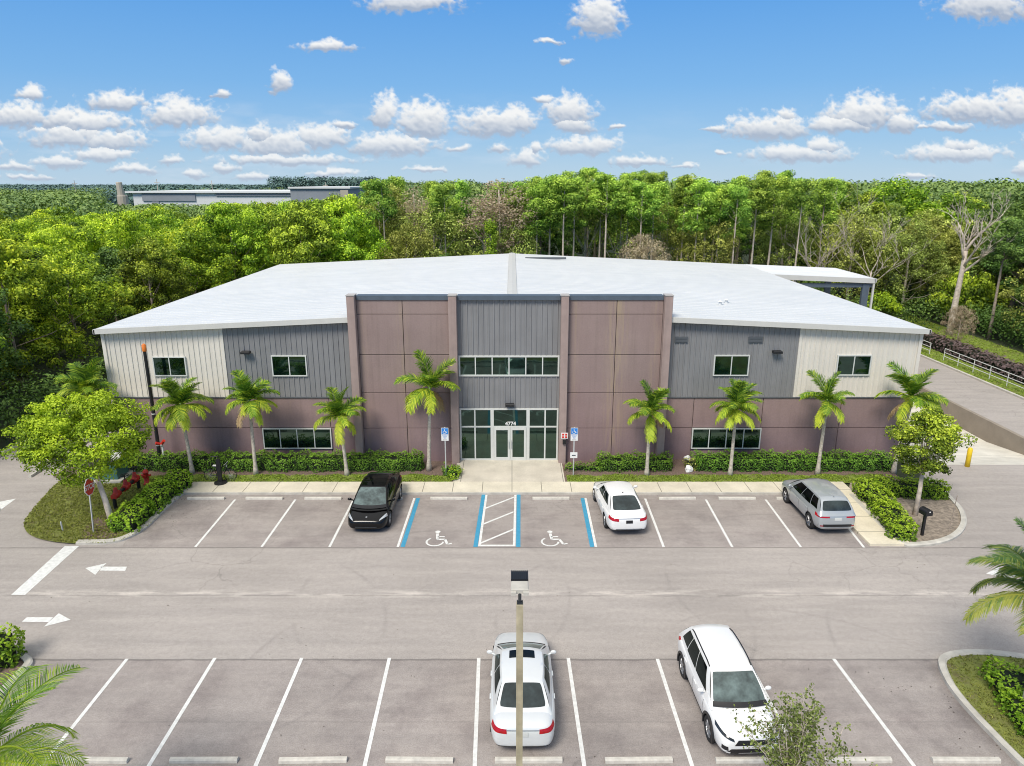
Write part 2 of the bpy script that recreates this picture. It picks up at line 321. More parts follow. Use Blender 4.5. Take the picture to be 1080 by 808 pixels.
# ------------------------------------------------------------------ mesh builder
class MB:
    def __init__(s): s.v = []; s.f = []; s.mi = []; s.cur = 0; s.smooth = []; s.sm = False
    def mat(s, i): s.cur = i; return s
    def add(s, vs, fs):
        o = len(s.v); s.v += [tuple(p) for p in vs]
        for f in fs: s.f.append([o + i for i in f]); s.mi.append(s.cur); s.smooth.append(s.sm)
        return s
    def box(s, x0, x1, y0, y1, z0, z1, ang=0.0, c=(0, 0)):
        vs = [(x, y, z) for z in (z0, z1) for (x, y) in ((x0, y0), (x1, y0), (x1, y1), (x0, y1))]
        if ang:
            ca, sa = math.cos(ang), math.sin(ang)
            vs = [(c[0] + (x-c[0])*ca - (y-c[1])*sa, c[1] + (x-c[0])*sa + (y-c[1])*ca, z) for x, y, z in vs]
        return s.add(vs, [(3, 2, 1, 0), (4, 5, 6, 7), (0, 1, 5, 4), (1, 2, 6, 5), (2, 3, 7, 6), (3, 0, 4, 7)])
    def bevbox(s, x0, x1, y0, y1, z0, z1, b=0.03):
        lo = [(x0, y0), (x1, y0), (x1, y1), (x0, y1)]; hi = [(x0+b, y0+b), (x1-b, y0+b), (x1-b, y1-b), (x0+b, y1-b)]
        vs = [(x, y, z0) for x, y in lo] + [(x, y, z1-b) for x, y in lo] + [(x, y, z1) for x, y in hi]
        fs = [(3, 2, 1, 0), (8, 9, 10, 11)]
        for k in (0, 4):
            for i in range(4):
                j = (i+1) % 4; fs.append((k+i, k+j, k+4+j, k+4+i))
        return s.add(vs, fs)
    def tube(s, pts, radii, n=8, cap=True):
        pts = [Vector(p) for p in pts]; rings = []
        if not hasattr(radii, '__len__'): radii = [radii] * len(pts)
        up = Vector((0, 0, 1))
        for i, p in enumerate(pts):
            d = (pts[min(i+1, len(pts)-1)] - pts[max(i-1, 0)]).normalized()
            a = d.cross(Vector((0, 1, 0)) if abs(d.z) > 0.9 else up).normalized(); b_ = d.cross(a).normalized()
            rings.append([p + (a * math.cos(2*math.pi*k/n) + b_ * math.sin(2*math.pi*k/n)) * radii[i] for k in range(n)])
        vs = [q for r in rings for q in r]; fs = []
        for i in range(len(pts)-1):
            for k in range(n):
                k2 = (k+1) % n; fs.append((i*n+k, (i+1)*n+k, (i+1)*n+k2, i*n+k2))
        if cap: fs.append(tuple(range(n))); fs.append(tuple(reversed([(len(pts)-1)*n+k for k in range(n)])))
        return s.add(vs, fs)
    def poly(s, pts, z):
        return s.add([(x, y, z) for x, y in pts], [tuple(range(len(pts)))])
    def prism(s, pts, z0, z1):
        n = len(pts); vs = [(x, y, z0) for x, y in pts] + [(x, y, z1) for x, y in pts]
        fs = [tuple(range(n, 2*n)), tuple(reversed(range(n)))] + [(i, (i+1) % n, n+(i+1) % n, n+i) for i in range(n)]
        return s.add(vs, fs)
    def disc(s, c, r, axis, depth, n=20):
        c = Vector(c); a = Vector(axis).normalized() * depth / 2
        return s.tube([c - a, c + a], r, n)
    def build(s, name, mats, parent=None, smooth=None, loc=(0, 0, 0), rz=0.0):
        me = bpy.data.meshes.new(name); me.from_pydata(s.v, [], s.f)
        mats = mats if isinstance(mats, (list, tuple)) else [mats]
        for m in mats: me.materials.append(m)
        if len(mats) > 1: me.polygons.foreach_set('material_index', s.mi)
        me.polygons.foreach_set('use_smooth', s.smooth if smooth is None else [smooth]*len(s.f))
        bm = bmesh.new(); bm.from_mesh(me); bmesh.ops.recalc_face_normals(bm, faces=bm.faces); bm.to_mesh(me); bm.free()
        me.update()
        return link(name, me, parent, loc, rz)
def link(name, data, parent=None, loc=(0, 0, 0), rz=0.0):
    o = bpy.data.objects.new(name, data); COL.objects.link(o)
    o.location = loc; o.rotation_euler = (0, 0, rz)
    if parent: o.parent = parent
    return o
def tag(o, label=None, cat=None, group=None, kind=None):
    if label: o['label'] = label
    if cat: o['category'] = cat
    if group: o['group'] = group
    if kind: o['kind'] = kind
    return o
def empty(name, loc, label, cat, group=None, rz=0.0):
    o = link(name, None, None, loc, rz); o.empty_display_size = 0.2
    return tag(o, label, cat, group)
def surf(name, mb, m, parent=None): return tag(mb.build(name, m, parent), kind='structure')

def quads_mesh(name, V, tint, mat):
    """V (n,4,3) quads, tint (n,)"""
    n = len(V); me = bpy.data.meshes.new(name)
    me.vertices.add(4*n); me.vertices.foreach_set('co', V.reshape(-1).astype(np.float32))
    me.loops.add(4*n); me.loops.foreach_set('vertex_index', np.arange(4*n, dtype=np.int32))
    me.polygons.add(n); me.polygons.foreach_set('loop_start', np.arange(0, 4*n, 4, dtype=np.int32))
    me.polygons.foreach_set('loop_total', np.full(n, 4, dtype=np.int32))
    a = me.attributes.new('tint', 'FLOAT', 'POINT'); a.data.foreach_set('value', np.repeat(np.clip(tint, 0, 1), 4).astype(np.float32))
    me.materials.append(mat); me.update(calc_edges=True)
    return me
def leaf_quads(rng, P, Nn, size, aspect=0.6, fold=True):
    n = len(P); Nn = Nn / (np.linalg.norm(Nn, axis=1, keepdims=True) + 1e-9)
    r = rng.normal(size=(n, 3)); a = np.cross(Nn, r); a /= (np.linalg.norm(a, axis=1, keepdims=True) + 1e-9)
    b = np.cross(Nn, a); s = (size * (0.7 + 0.6 * rng.random(n)))[:, None] if np.isscalar(size) else size[:, None]
    return np.stack([P - a*s*0.5, P + b*s*0.5*aspect, P + a*s*0.5, P - b*s*0.5*aspect], axis=1)
# ------------------------------------------------------------------ ground sheets
XC = -0.13
def rects_with_hole(mb, X0, X1, Y0, Y1, hx0, hx1, hy0, hy1, z):
    for (a, b, c, d) in ((X0, X1, Y0, hy0), (X0, X1, hy1, Y1), (X0, hx0, hy0, hy1), (hx1, X1, hy0, hy1)):
        if b > a and d > c: mb.add([(a, c, z), (b, c, z), (b, d, z), (a, d, z)], [(0, 1, 2, 3)])
    return mb
DX0, DX1, DY0, DY1 = 22.14, 31.3, 37.0, 69.0        # sunken loading dock ramp
surf('ground', rects_with_hole(MB(), -3500, 3500, -400, 5000, DX0, DX1, DY0, DY1, -0.012), M['floor_forest'])
mb = MB()
for (a, b, c, d) in ((-120, 90, -60, 33.3), (-29.4, -23.4, 33.3, 78), (22.12, 37.2, 33.3, DY0), (DX1, 37.2, DY0, 95)):
    mb.add([(a, c, 0), (b, c, 0), (b, d, 0), (a, d, 0)], [(0, 1, 2, 3)])
surf('parking_lot', mb, M['asphalt'])
mb = MB()   # concrete slabs of the dock ramp
prof = [(DY0, 0.0), (40.0, -0.75), (44.0, -1.25), (DY1, -1.28)]
for (y0, z0), (y1, z1) in zip(prof, prof[1:]):
    mb.add([(DX0, y0, z0), (DX1, y0, z0), (DX1, y1, z1), (DX0, y1, z1)], [(0, 1, 2, 3)])
surf('loading_ramp', mb, M['apron'])

def offset_path(pts, w, closed=False):
    n = len(pts); out = []
    for i in range(n):
        a = pts[(i-1) % n] if (closed or i > 0) else pts[i]; b = pts[(i+1) % n] if (closed or i < n-1) else pts[i]
        dx, dy = b[0]-a[0], b[1]-a[1]; L = math.hypot(dx, dy) or 1
        out.append((pts[i][0] - dy/L*w, pts[i][1] + dx/L*w))
    return out
def smooth_path(pts, closed=False, it=2):
    for _ in range(it):
        out = []; n = len(pts)
        rng_ = range(n if closed else n-1)
        if not closed: out.append(pts[0])
        for i in rng_:
            a, b = pts[i], pts[(i+1) % n]
            out.append((a[0]*.75+b[0]*.25, a[1]*.75+b[1]*.25)); out.append((a[0]*.25+b[0]*.75, a[1]*.25+b[1]*.75))
        if not closed: out.append(pts[-1])
        pts = out
    return pts
def kerb(pts, w, label, name='kerb', h=0.13, z0=-0.005):
    inner = offset_path(pts, w); mid = offset_path(pts, w*0.25); n = len(pts); mb = MB()
    vs = [(x, y, z0) for x, y in pts] + [(x, y, h*0.7) for x, y in pts] + [(x, y, h) for x, y in mid] + [(x, y, h) for x, y in inner] + [(x, y, z0) for x, y in inner]
    fs = []
    for k in range(4):
        for i in range(n-1): fs.append((k*n+i, k*n+i+1, (k+1)*n+i+1, (k+1)*n+i))
    fs.append(tuple(k*n for k in range(5))); fs.append(tuple(k*n+n-1 for k in reversed(range(5))))
    mb.add(vs, fs); o = mb.build(name, M['kerb'])
    return tag(o, label, 'kerb')

# lawn / planting ground in front of the building
WY = 37.6
surf('planting_bed', MB().add([(-22.5, 34.4, .075), (20.6, 34.4, .075), (20.9, 38, .075), (-24.6, 38, .075), (-24.6, 35.2, .075)], [(0, 1, 2, 3, 4)]), M['mulch'])
def strip_pts(x0, x1, y0, y1, n, amp, seed):
    r = random.Random(seed); top = []
    for i in range(n+1):
        x = x0 + (x1-x0)*i/n; top.append((x, y1 + r.uniform(-amp, amp)))
    return [(x0, y0)] + [(x1, y0)] + list(reversed(top))
Lx = [(-21.5, XC-3.05), (XC+3.05, 19.9)]
for k, (a, b) in enumerate(Lx):
    surf('lawn', MB().poly(strip_pts(a, b, 34.35, 35.35, 40, 0.12, 3+k), 0.082), M['lawn'] if k == 0 else M['lawn'])
# sidewalk slab with a kerb edge
sw = MB(); sw.box(-16.9, 15.55, 33.15, 34.42, -0.005, 0.105); surf('sidewalk', sw, M['sidewalk'])
sp = MB(); sp.box(15.55, 17.35, 27.75, 34.42, -0.005, 0.108); surf('path', sp, M['path_conc'])
en = MB(); en.box(XC-2.95, XC+2.92, 34.42, 37.62, -0.005, 0.112); surf('entrance_path', en, M['entry'])
fk = MB(); fk.box(-16.95, 15.55, 33.03, 33.15, -0.005, 0.10); tag(fk.build('kerb', M['kerb']), 'straight kerb along the front of the parking row at the sidewalk', 'kerb')

# planted islands -------------------------------------------------------------
isl_l = [U(*p) for p in ((130, 497), (95, 497), (62, 508), (48, 523), (37, 536), (27, 548), (25, 557), (30, 565), (42, 570), (61, 573.5), (83, 575), (115, 574.6), (133.7, 570), (154, 559), (167, 546), (185, 528), (199, 518))]
isl_l_poly = smooth_path(isl_l, it=2)
surf('planted_island', MB().poly(isl_l_poly + [(-16.4, 35.6)], 0.07), M['lawn_dry'])
k_l = smooth_path([U(*p) for p in ((80, 575), (115, 574.6), (133.7, 570), (154, 559), (167, 546), (185, 528), (199, 518))], it=2)
kerb(k_l, 0.26, 'curved pale kerb around the island beside the stop sign')
bare = smooth_path([U(*p) for p in ((92, 574), (85, 568), (92, 553), (108, 545), (124, 536), (136, 540), (132, 556), (120, 571))], True, 2)
surf('mulch_bed', MB().poly(bare, 0.078), M['mulch'])

ir = [U(*p) for p in ((894, 523), (946.9, 577.7), (972.8, 577.3), (995, 574), (1010, 567.5), (1018, 559), (1020, 550), (1016.5, 538.7), (1006, 527.6), (996, 517))]
ir = smooth_path(ir, it=2)
surf('planted_island', MB().poly(ir + [(18.6, 36.0)], 0.07), M['soil'])
kerb(ir, 0.24, 'curved pale kerb around the island with the black mailbox')

ibr = [U(*p) for p in ((1090, 812), (1079, 803.7), (1013, 735.7), (997, 706), (999, 697), (1016, 693), (1043, 692.6), (1080, 697), (1120, 706), (1180, 720))]
ibr = list(reversed(smooth_path(ibr, it=2)))
surf('planted_island', MB().poly(ibr + [(14.8, 10.5), (22, 10.5)], 0.07), M['lawn_dry'])
kerb([p for p in ibr] + [(14.6, 10.5)], -0.24, 'rounded pale kerb of the shrub island at the lower right')

ibl = [U(*p) for p in ((-60, 800), (0, 737.8), (31, 707), (37, 698), (27, 690.5), (10, 688.5), (-20, 688), (-60, 690))]
ibl = smooth_path(ibl, it=2)
surf('planted_island', MB().poly(ibl, 0.07), M['mulch'])
kerb(list(ibl), 0.24, 'rounded pale kerb of the mulched island at the lower left')
# median behind the wheel stops
surf('planted_median', MB().add([(-24, 9.5, 0.07), (14.5, 9.5, 0.07), (14.5, 14.2, 0.07), (-24, 14.2, 0.07)], [(0, 1, 2, 3)]), M['lawn_dry'])
kb = MB(); kb.box(-24, 14.5, 14.2, 14.4, -0.005, 0.13); tag(kb.build('kerb', M['kerb']), 'straight kerb of the median behind the lower wheel stops', 'kerb')

# right side: road kerb, lawn strips
surf('lawn', MB().add([(37.4, 33.3, 0.06), (39.7, 33.3, 0.06), (39.7, 95, 0.06), (37.4, 95, 0.06)], [(0, 1, 2, 3)]), M['lawn'])
surf('lawn', MB().add([(42.0, 33.3, 0.06), (47.3, 33.3, 0.06), (47.3, 95, 0.06), (42.0, 95, 0.06)], [(0, 1, 2, 3)]), M['lawn'])
kr = MB(); kr.box(37.2, 37.42, 33.3, 95, -0.005, 0.13); tag(kr.build('kerb', M['kerb']), 'long pale kerb beside the right hand road and railing', 'kerb')
kl = MB(); kl.box(-29.75, -29.45, 30, 78, -0.005, 0.16); tag(kl.build('kerb', M['kerb']), 'pale kerb between the left hand road and the woods', 'kerb')
kl = MB(); kl.box(-25.9, -25.75, 35.2, 60, -0.005, 0.13); tag(kl.build('kerb', M['kerb']), 'low kerb behind the yellow green street tree', 'kerb')
# retaining wall
rw = MB(); rw.bevbox(31.3, 31.55, 36.9, 69, -1.3, 0.16, 0.02); tag(rw.build('retaining_wall', M['wall_conc']), 'long brown concrete retaining wall between the dock ramp and the road', 'retaining wall')

# ------------------------------------------------------------------ painted markings
ZM = 0.006
def line_px(p, q, w, ext=0):
    a = Vector(U(*p)).to_2d() if False else Vector(U(*p)); b = Vector(U(*q))
    d = (b-a).normalized(); n = Vector((-d.y, d.x))*w/2
    return [(a-n)[:], (b-n)[:], (b+n)[:], (a+n)[:]]
def stripe(quad, m, label, cat='parking line', group='white lines between parking spaces', name='parking_line', z=ZM):
    o = MB().poly([tuple(q) for q in quad], z).build(name, m); return tag(o, label, cat, group)
top_lines = [((248, 527), (206, 577), 'first white line from the left in the upper row'), ((311.5, 527), (276, 577), 'second white line from the left in the upper row'),
             ((373, 527), (347.5, 577), 'white line beside the black car'), ((437, 525.5), (419.5, 577), 'white line on the left of the left wheelchair space'),
             ((617.5, 525.5), (628.5, 577), 'white line beside the parked white sedan, next to a blue one'), ((680.5, 526), (700, 577), 'white line on the right of the white sedan'),
             ((744.5, 527), (772.3, 577), 'white line two spaces right of the white sedan'), ((807.5, 527), (844.6, 577), 'white line on the left of the silver crossover'), ((871, 527), (911.3, 577.6), 'white line between the silver crossover and the concrete path')]
for p, q, s in top_lines: stripe(line_px(p, q, 0.11), M['white_paint'], s)
for p, q, s in (((441, 525.5), (424.6, 577), 'blue line on the left of the left wheelchair space'), ((510, 521.8), (501.4, 577), 'blue line left of the hatched aisle'),
                ((547, 521.8), (546.6, 577), 'blue line right of the hatched aisle'), ((614.3, 525.5), (624.6, 577), 'blue line on the right of the right wheelchair space')):
    stripe(line_px(p, q, 0.19), M['blue_paint'], s, group='blue lines of the wheelchair spaces', name='blue_parking_line')
# hatched aisle as one marking
a0, a1 = U(513, 522)[0], U(543.6, 522)[0]; Y0, Y1 = U(0, 576.3)[1], 33.0
xl = lambda y: a0 + (U(505.6, 576.3)[0]-a0)*(Y1-y)/(Y1-Y0); xr = lambda y: a1 + (U(542.3, 576.3)[0]-a1)*(Y1-y)/(Y1-Y0)
hm = MB(); w = .11
hm.poly([(xl(Y0)-w/2, Y0), (xl(Y0)+w/2, Y0), (xl(Y1)+w/2, Y1), (xl(Y1)-w/2, Y1)], ZM)
hm.poly([(xr(Y0)-w/2, Y0), (xr(Y0)+w/2, Y0), (xr(Y1)+w/2, Y1), (xr(Y1)-w/2, Y1)], ZM)
hm.poly([(xl(Y0)+w/2, Y0), (xr(Y0)-w/2, Y0), (xr(Y0)-w/2, Y0+.14), (xl(Y0)+w/2, Y0+.14)], ZM)
for yb in (27.95, 29.75, 31.4):
    x0_, x1_ = xl(yb)+w/2, xr(yb)-w/2; hm.poly([(x0_, yb), (x1_, yb+1.25), (x1_, yb+1.40), (x0_, yb+.15)], ZM)
tag(hm.build('hatched_aisle', M['white_paint']), 'white hatched access aisle in front of the entrance doors', 'road marking')
bot_lines = [((134, 695), (62, 785), 'white line at the far left of the lower row'), ((226.7, 694), (159.3, 804), 'second white line from the left in the lower row'), ((318.3, 694), (271, 804.5), 'third white line from the left in the lower row'),
             ((410.7, 694), (385, 806), 'white line one empty space left of the pearl sedan'), ((505, 694), (500.7, 806.7), 'white line along the left side of the pearl sedan'), ((599.3, 694), (616, 806.7), 'white line along the right side of the pearl sedan'),
             ((693.3, 695), (730, 808), 'white line left of the white crossover'), ((788, 695.5), (826.7, 767.6), 'white line right of the white crossover'), ((879.3, 695), (964, 808), 'white line in the empty lower right parking spaces')]
for p, q, s in bot_lines:
    quad = line_px(p, q, 0.115)
    a, b = Vector(U(*p)), Vector(U(*q)); d = (b-a)/(b.y-a.y); b2 = b + d*(15.15-b.y); nn = Vector((.0575, 0))
    stripe([(a-nn)[:], (b2-nn)[:], (b2+nn)[:], (a+nn)[:]], M['white_paint'], s, group='long white lines of the lower parking row')
tag(MB().poly([U(68.5, 576), U(83.5, 576), U(26.5, 627.6), U(11.7, 627.6)], ZM).build('stop_bar', M['white_paint']), 'wide white stop bar slanting below the stop sign', 'road marking')
def arrow(tail, head, pts, label):
    return tag(MB().poly([U(*p) for p in tail], ZM).add([(*U(*p), ZM) for p in head], [tuple(range(len(head)))]).build('direction_arrow', M['white_paint']), label, 'road marking')
arrow([(107, 597.8), (134, 597.8), (132, 602.2), (105.5, 602)], [(90, 599.3), (112.5, 594), (106, 600), (100.5, 606.5)], 0, 'white left pointing arrow beside the stop bar')
arrow([(28.5, 651), (56, 651.2), (51.5, 656.2), (23, 656)], [(74.5, 653.8), (62, 647), (55, 653), (46.5, 661)], 0, 'white right pointing arrow below the left pointing one')
arrow([(-18, 545), (-1, 533), (1, 538), (-14, 550)], [(17, 526.0), (-4, 530), (-2, 534), (0, 538.5)], 0, 'white arrow at the left edge on the side road')
arrow([(1059, 603.5), (1100, 603.5), (1103, 609), (1062, 609)], [(1040, 605), (1053, 598.6), (1058, 604), (1066, 611)], 0, 'white arrow partly under the right hand palm fronds')
def wheelchair(cx, cy, label):
    mb = MB(); s = 0.92
    def P(x, y): return (cx + x*s, cy + y*s)
    def seg(a, b, w): 
        a, b = Vector(P(*a)), Vector(P(*b)); d = (b-a).normalized(); n = Vector((-d.y, d.x))*w/2
        mb.poly([(a-n)[:], (b-n)[:], (b+n)[:], (a+n)[:]], ZM)
    arc = [(-.12+.40*math.cos(t), -.28+.40*math.sin(t)) for t in [math.radians(x) for x in range(125, 372, 13)]]
    for a, b in zip(arc, arc[1:]): seg(a, b, .09)
    seg((-.08, .55), (-.02, -.05), .13); seg((-.04, .22), (.30, .22), .09); seg((-.04, -.05), (.34, -.05), .13); seg((.34, -.05), (.50, -.52), .12); seg((.50, -.52), (.70, -.44), .09)
    c = [P(-.08+.13*math.cos(t*math.pi/6), .72+.13*math.sin(t*math.pi/6)) for t in range(12)]; mb.poly(c, ZM)
    tag(mb.build('wheelchair_symbol', M['white_paint']), label, 'road marking')
wheelchair(*U(462, 568.5), 'white wheelchair symbol painted left of the hatched aisle')
wheelchair(*U(582.5, 568.5), 'white wheelchair symbol painted right of the hatched aisle')

# ------------------------------------------------------------------ wheel stops
def wheel_stop_mesh():
    mb = MB(); L = .92
    prof = [(-.085, 0.005), (-.07, .085), (-.042, .115), (.042, .115), (.07, .085), (.085, 0.005)]
    n = len(prof); mb.add([(-L, y, z) for y, z in prof] + [(L, y, z) for y, z in prof], [(i, (i+1) % n, n+(i+1) % n, n+i) for i in range(n)] + [tuple(reversed(range(n))), tuple(range(n, 2*n))])
    return mb
ws0 = None
def wheel_stop(px, py, label, group):
    global ws0
    x, y = U(px, py)
    if ws0 is None: ws0 = wheel_stop_mesh().build('wheel_stop', M['stop']); o = ws0
    else: o = ws0.copy(); COL.objects.link(o)
    o.location = (x, y, 0); o.rotation_euler.z = random.Random(px).uniform(-.02, .02)
    return tag(o, label, 'wheel stop', group)
for px, s in ((217.5, 'wheel stop in the leftmost space of the upper row'), (279, 'wheel stop in the second space from the left, upper row'), (341, 'wheel stop in the empty space left of the black car'), (405, 'wheel stop partly hidden behind the black car'),
              (473.5, 'wheel stop in the left wheelchair space'), (581, 'wheel stop in the right wheelchair space'), (649, 'wheel stop hidden under the front of the white sedan'),
              (714, 'wheel stop just right of the white sedan'), (777, 'wheel stop left of the silver crossover, one space away'), (838, 'wheel stop at the nose of the silver crossover')):
    wheel_stop(px, 526.5, s, 'wheel stops of the upper parking row')
for px, s in ((100, 'wheel stop beside the yellow palm fronds at lower left'), (215.5, 'wheel stop in the second space from the left, lower row'), (330.5, 'wheel stop in the third space from the left, lower row'), (442.5, 'wheel stop in the empty space left of the pearl sedan'),
              (557.5, 'wheel stop behind the pearl sedan'), (673.5, 'wheel stop between the pearl sedan and the white crossover'), (790, 'wheel stop in front of the white crossover'), (904, 'wheel stop right of the small olive tree'), (1018, 'wheel stop at the lower right corner by the island kerb')):
    wheel_stop(px, 803, s, 'wheel stops of the lower parking row')

# ------------------------------------------------------------------ the office building
B = empty('office_building', (0, 38, 0), 'wide two storey mauve and grey office warehouse with a white low gable roof', 'building')
BL = Vector((0, -38, 0))
class PB(MB):
    def part(s, name, m, parent=None, smooth=None):
        o = s.build(name, m, None, smooth); p = parent or B
        o.parent = p; 
        off = Vector((0, 38, 0)); o.data.transform(Matrix.Translation(-off)) if p is B or True else None
        return o
EX, EZ, RZ, RY0, RY1 = 22.28, 7.66, 8.70, 37.22, 68.7
def roof_z(x): return RZ - (RZ-EZ)*abs(x)/EX
# wainscot of tilt-up panels with open joints over a dark backing
def panels(name, xs, zs, Y, th, m, parent=None, gap=0.03):
    mb = PB()
    for x0, x1 in zip(xs, xs[1:]):
        for z0, z1 in zip(zs, zs[1:]):
            mb.bevbox(x0+gap/2, x1-gap/2, -z1+gap/2, -z0-gap/2, -th, 0, 0.012)
    # bevbox drawn flat, stand it up: (x, -z, y)
    mb.v = [(x, Y - z, -y) for x, y, z in mb.v]
    return mb.part(name, m, parent)
zj = [W(540, y, WY)[1] for y in (419.5, 451)]
def XW(px, py, Y=WY): return W(px, py, Y)[0]
zt = zj[0]
back = PB(); back.box(-22.02, 22.02, WY+.12, WY+.5, -.02, 7.3); back.box(-22.02, -21.9, WY+.5, 68.4, -.02, 7.3); back.box(21.9, 22.02, WY+.5, 68.4, -1.4, 7.3); back.box(-22.02, 22.02, 68.1, 68.4, -.02, 7.3)
back.part('inner_wall', M['wall_conc'])
xl_ = [-22.12, XW(193, 430), XW(276.3, 451), XW(349, 451), -8.2]
xr_ = [8.0, XW(730, 451), XW(803.5, 440), XW(884, 451), 22.12]
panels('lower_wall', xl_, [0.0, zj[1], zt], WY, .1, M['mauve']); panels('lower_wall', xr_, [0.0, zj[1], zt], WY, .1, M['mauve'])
# side walls lower
for sx in (-1, 1):
    mb = PB(); mb.box(sx*22.12 if sx < 0 else 22.02, -22.02 if sx < 0 else 22.12, WY+.1, 68.4, -1.4 if sx > 0 else 0, zt); mb.part('side_wall', M['mauve'])
def siding(x0, x1, z0, topf, Y, m, name='metal_siding', pitch=.285, axis='x', s=-1):
    mb = PB(); x = x0; pts = []
    while x < x1 - 1e-4:
        for dx, d in ((0, 0), (.185, 0), (.205, .04), (.262, .04), (.284, 0)):
            if x + dx < x1: pts.append((x+dx, d))
        x += pitch
    pts.append((x1, 0)); vs = []
    for (px, d) in pts:
        for z in (z0, topf(px)):
            vs.append((px, Y + s*d, z) if axis == 'x' else (Y + s*d, px, z))
    fs = [(2*i, 2*i+2, 2*i+3, 2*i+1) for i in range(len(pts)-1)]
    mb.add(vs, fs); return mb.part(name, m)
topf = lambda x: roof_z(x) - .22
xcl, xcr = XW(238.5, 395), XW(840, 395)
siding(-22.12, xcl-.03, zt+.03, topf, WY, M['cream_metal']); siding(xcl+.03, -8.2, zt+.03, topf, WY, M['grey_metal'])
siding(8.0, xcr-.03, zt+.03, topf, WY, M['grey_metal']); siding(xcr+.03, 22.12, zt+.03, topf, WY, M['cream_metal'])
for sx in (-1, 1): siding(WY+.02, 68.4, zt+.03, lambda y: 7.35, sx*22.12, M['cream_metal'], axis='y', s=sx)
siding(-22.12, 22.12, 0.0, topf, 68.42, M['cream_metal'], s=1)
tr = PB()
for x in (xcl, xcr): tr = PB(); tr.box(x-.07, x+.07, WY-.055, WY, zt, topf(x)-.01); tr.part('corner_trim', M['cream_metal'])
for sx in (-1, 1): tr = PB(); tr.box(sx*22.12-.09, sx*22.12+.09, WY-.07, WY+.12, zt, topf(22.12)+.01); tr.part('corner_trim', M['cream_metal'])
for a, b in ((-22.16, -8.15), (7.9, 22.16)): tr = PB(); tr.box(a, b, WY-.06, WY-.001, zt-.01, zt+.05); tr.part('drip_trim', M['louvre'])
# roof
rf = PB(); rf.sm = False
for s in (-1, 1):
    xb = 8.6 if s < 0 else 8.4; zb_ = roof_z(xb)
    for dz in (0, -.08):
        rf.add([(0, 38.05, RZ+dz), (s*xb, 38.05, zb_+dz), (s*xb, RY1, zb_+dz), (0, RY1, RZ+dz)], [(0, 1, 2, 3)])
        rf.add([(s*xb, RY0, zb_+dz), (s*EX, RY0, EZ+dz), (s*EX, RY1, EZ+dz), (s*xb, RY1, zb_+dz)], [(0, 1, 2, 3)])
    y = RY0 + .3
    while y < RY1 - .1:
        x_ = s*EX; xa_ = 0 if y > 38.1 else s*xb; za_ = roof_z(xa_)
        rf.add([(xa_, y-.015, za_-.01), (xa_, y+.015, za_-.01), (xa_, y+.015, za_+.014), (xa_, y-.015, za_+.014), (x_, y-.015, EZ-.01), (x_, y+.015, EZ-.01), (x_, y+.015, EZ+.014), (x_, y-.015, EZ+.014)],
               [(3, 2, 6, 7), (0, 3, 7, 4), (2, 1, 5, 6), (4, 7, 6, 5), (0, 1, 2, 3)])
        y += .61
roof = rf.part('roof', M['roof'])
RY0_ = 38.05
rc = PB(); rc.add([(-.28, RY0_, RZ+.045), (0, RY0_, RZ+.085), (.28, RY0_, RZ+.045), (-.28, RY1, RZ+.045), (0, RY1, RZ+.085), (.28, RY1, RZ+.045)], [(0, 1, 4, 3), (1, 2, 5, 4)])
rc.box(-.30, -.27, RY0_, RY1, RZ-.02, RZ+.06); rc.box(.27, .30, RY0_, RY1, RZ-.02, RZ+.06)
o = rc.part('ridge_cap', M['fascia'], None)
sn = PB(); sn.box(1.2, 4.9, 64.8, 64.92, roof_z(3)+.0, roof_z(3)+.16); sn.part('roof_flashing', M['louvre'])
vt = PB(); 
for x, y in ((12.6, 42.6), (13.2, 43.4)): vt = PB(); vt.tube([(x, y, roof_z(x)), (x, y, roof_z(x)+.18)], [.10, .10], 10); vt.tube([(x, y, roof_z(x)+.18), (x, y, roof_z(x)+.26)], [.18, .06], 10); vt.part('roof_vent', M['roof'])
# rake fascia / gutters
fa = PB(); th = .27
for s in (-1, 1):
    x0_, x1_ = (-8.71 if s < 0 else 8.47), s*(EX+.05)
    z0_, z1_ = roof_z(x0_)+.03, EZ+.03
    vs = [(x0_, RY0-.10, z0_), (x1_, RY0-.10, z1_), (x1_, RY0-.10, z1_-th), (x0_, RY0-.10, z0_-th), (x0_, RY0+.02, z0_), (x1_, RY0+.02, z1_), (x1_, RY0+.02, z1_-th), (x0_, RY0+.02, z0_-th)]
    fa.add(vs, [(0, 1, 2, 3), (4, 7, 6, 5), (0, 4, 5, 1), (3, 2, 6, 7), (1, 5, 6, 2)])
    fa.add([(x0_, RY0+.02, z0_-th+.01), (x1_, RY0+.02, z1_-th+.01), (x1_, WY+.05, z1_-th+.01), (x0_, WY+.05, z0_-th+.01)], [(0, 1, 2, 3)])
    vsb = [(x, RY1 + d, z - q) for (x, z) in ((0, RZ), (s*EX, EZ)) for d in (0, .1) for q in (0, th)]
    fa.add(vsb, [(0, 1, 5, 4), (2, 3, 7, 6), (0, 2, 6, 4)])
    gx0, gx1 = sorted((s*(EX-.02), s*(EX+.08))); fa.box(gx0, gx1, RY0-.1, RY1+.1, EZ-.23, EZ+.0)
    hx0, hx1 = sorted((s*22.06, s*(EX-.02))); fa.box(hx0, hx1, RY0+.05, RY1, EZ-.23, EZ-.19)
fa.part('fascia', M['fascia'])

M['pier_cap'] = simple('pale_pier_cap', (.42, .40, .38), .7)
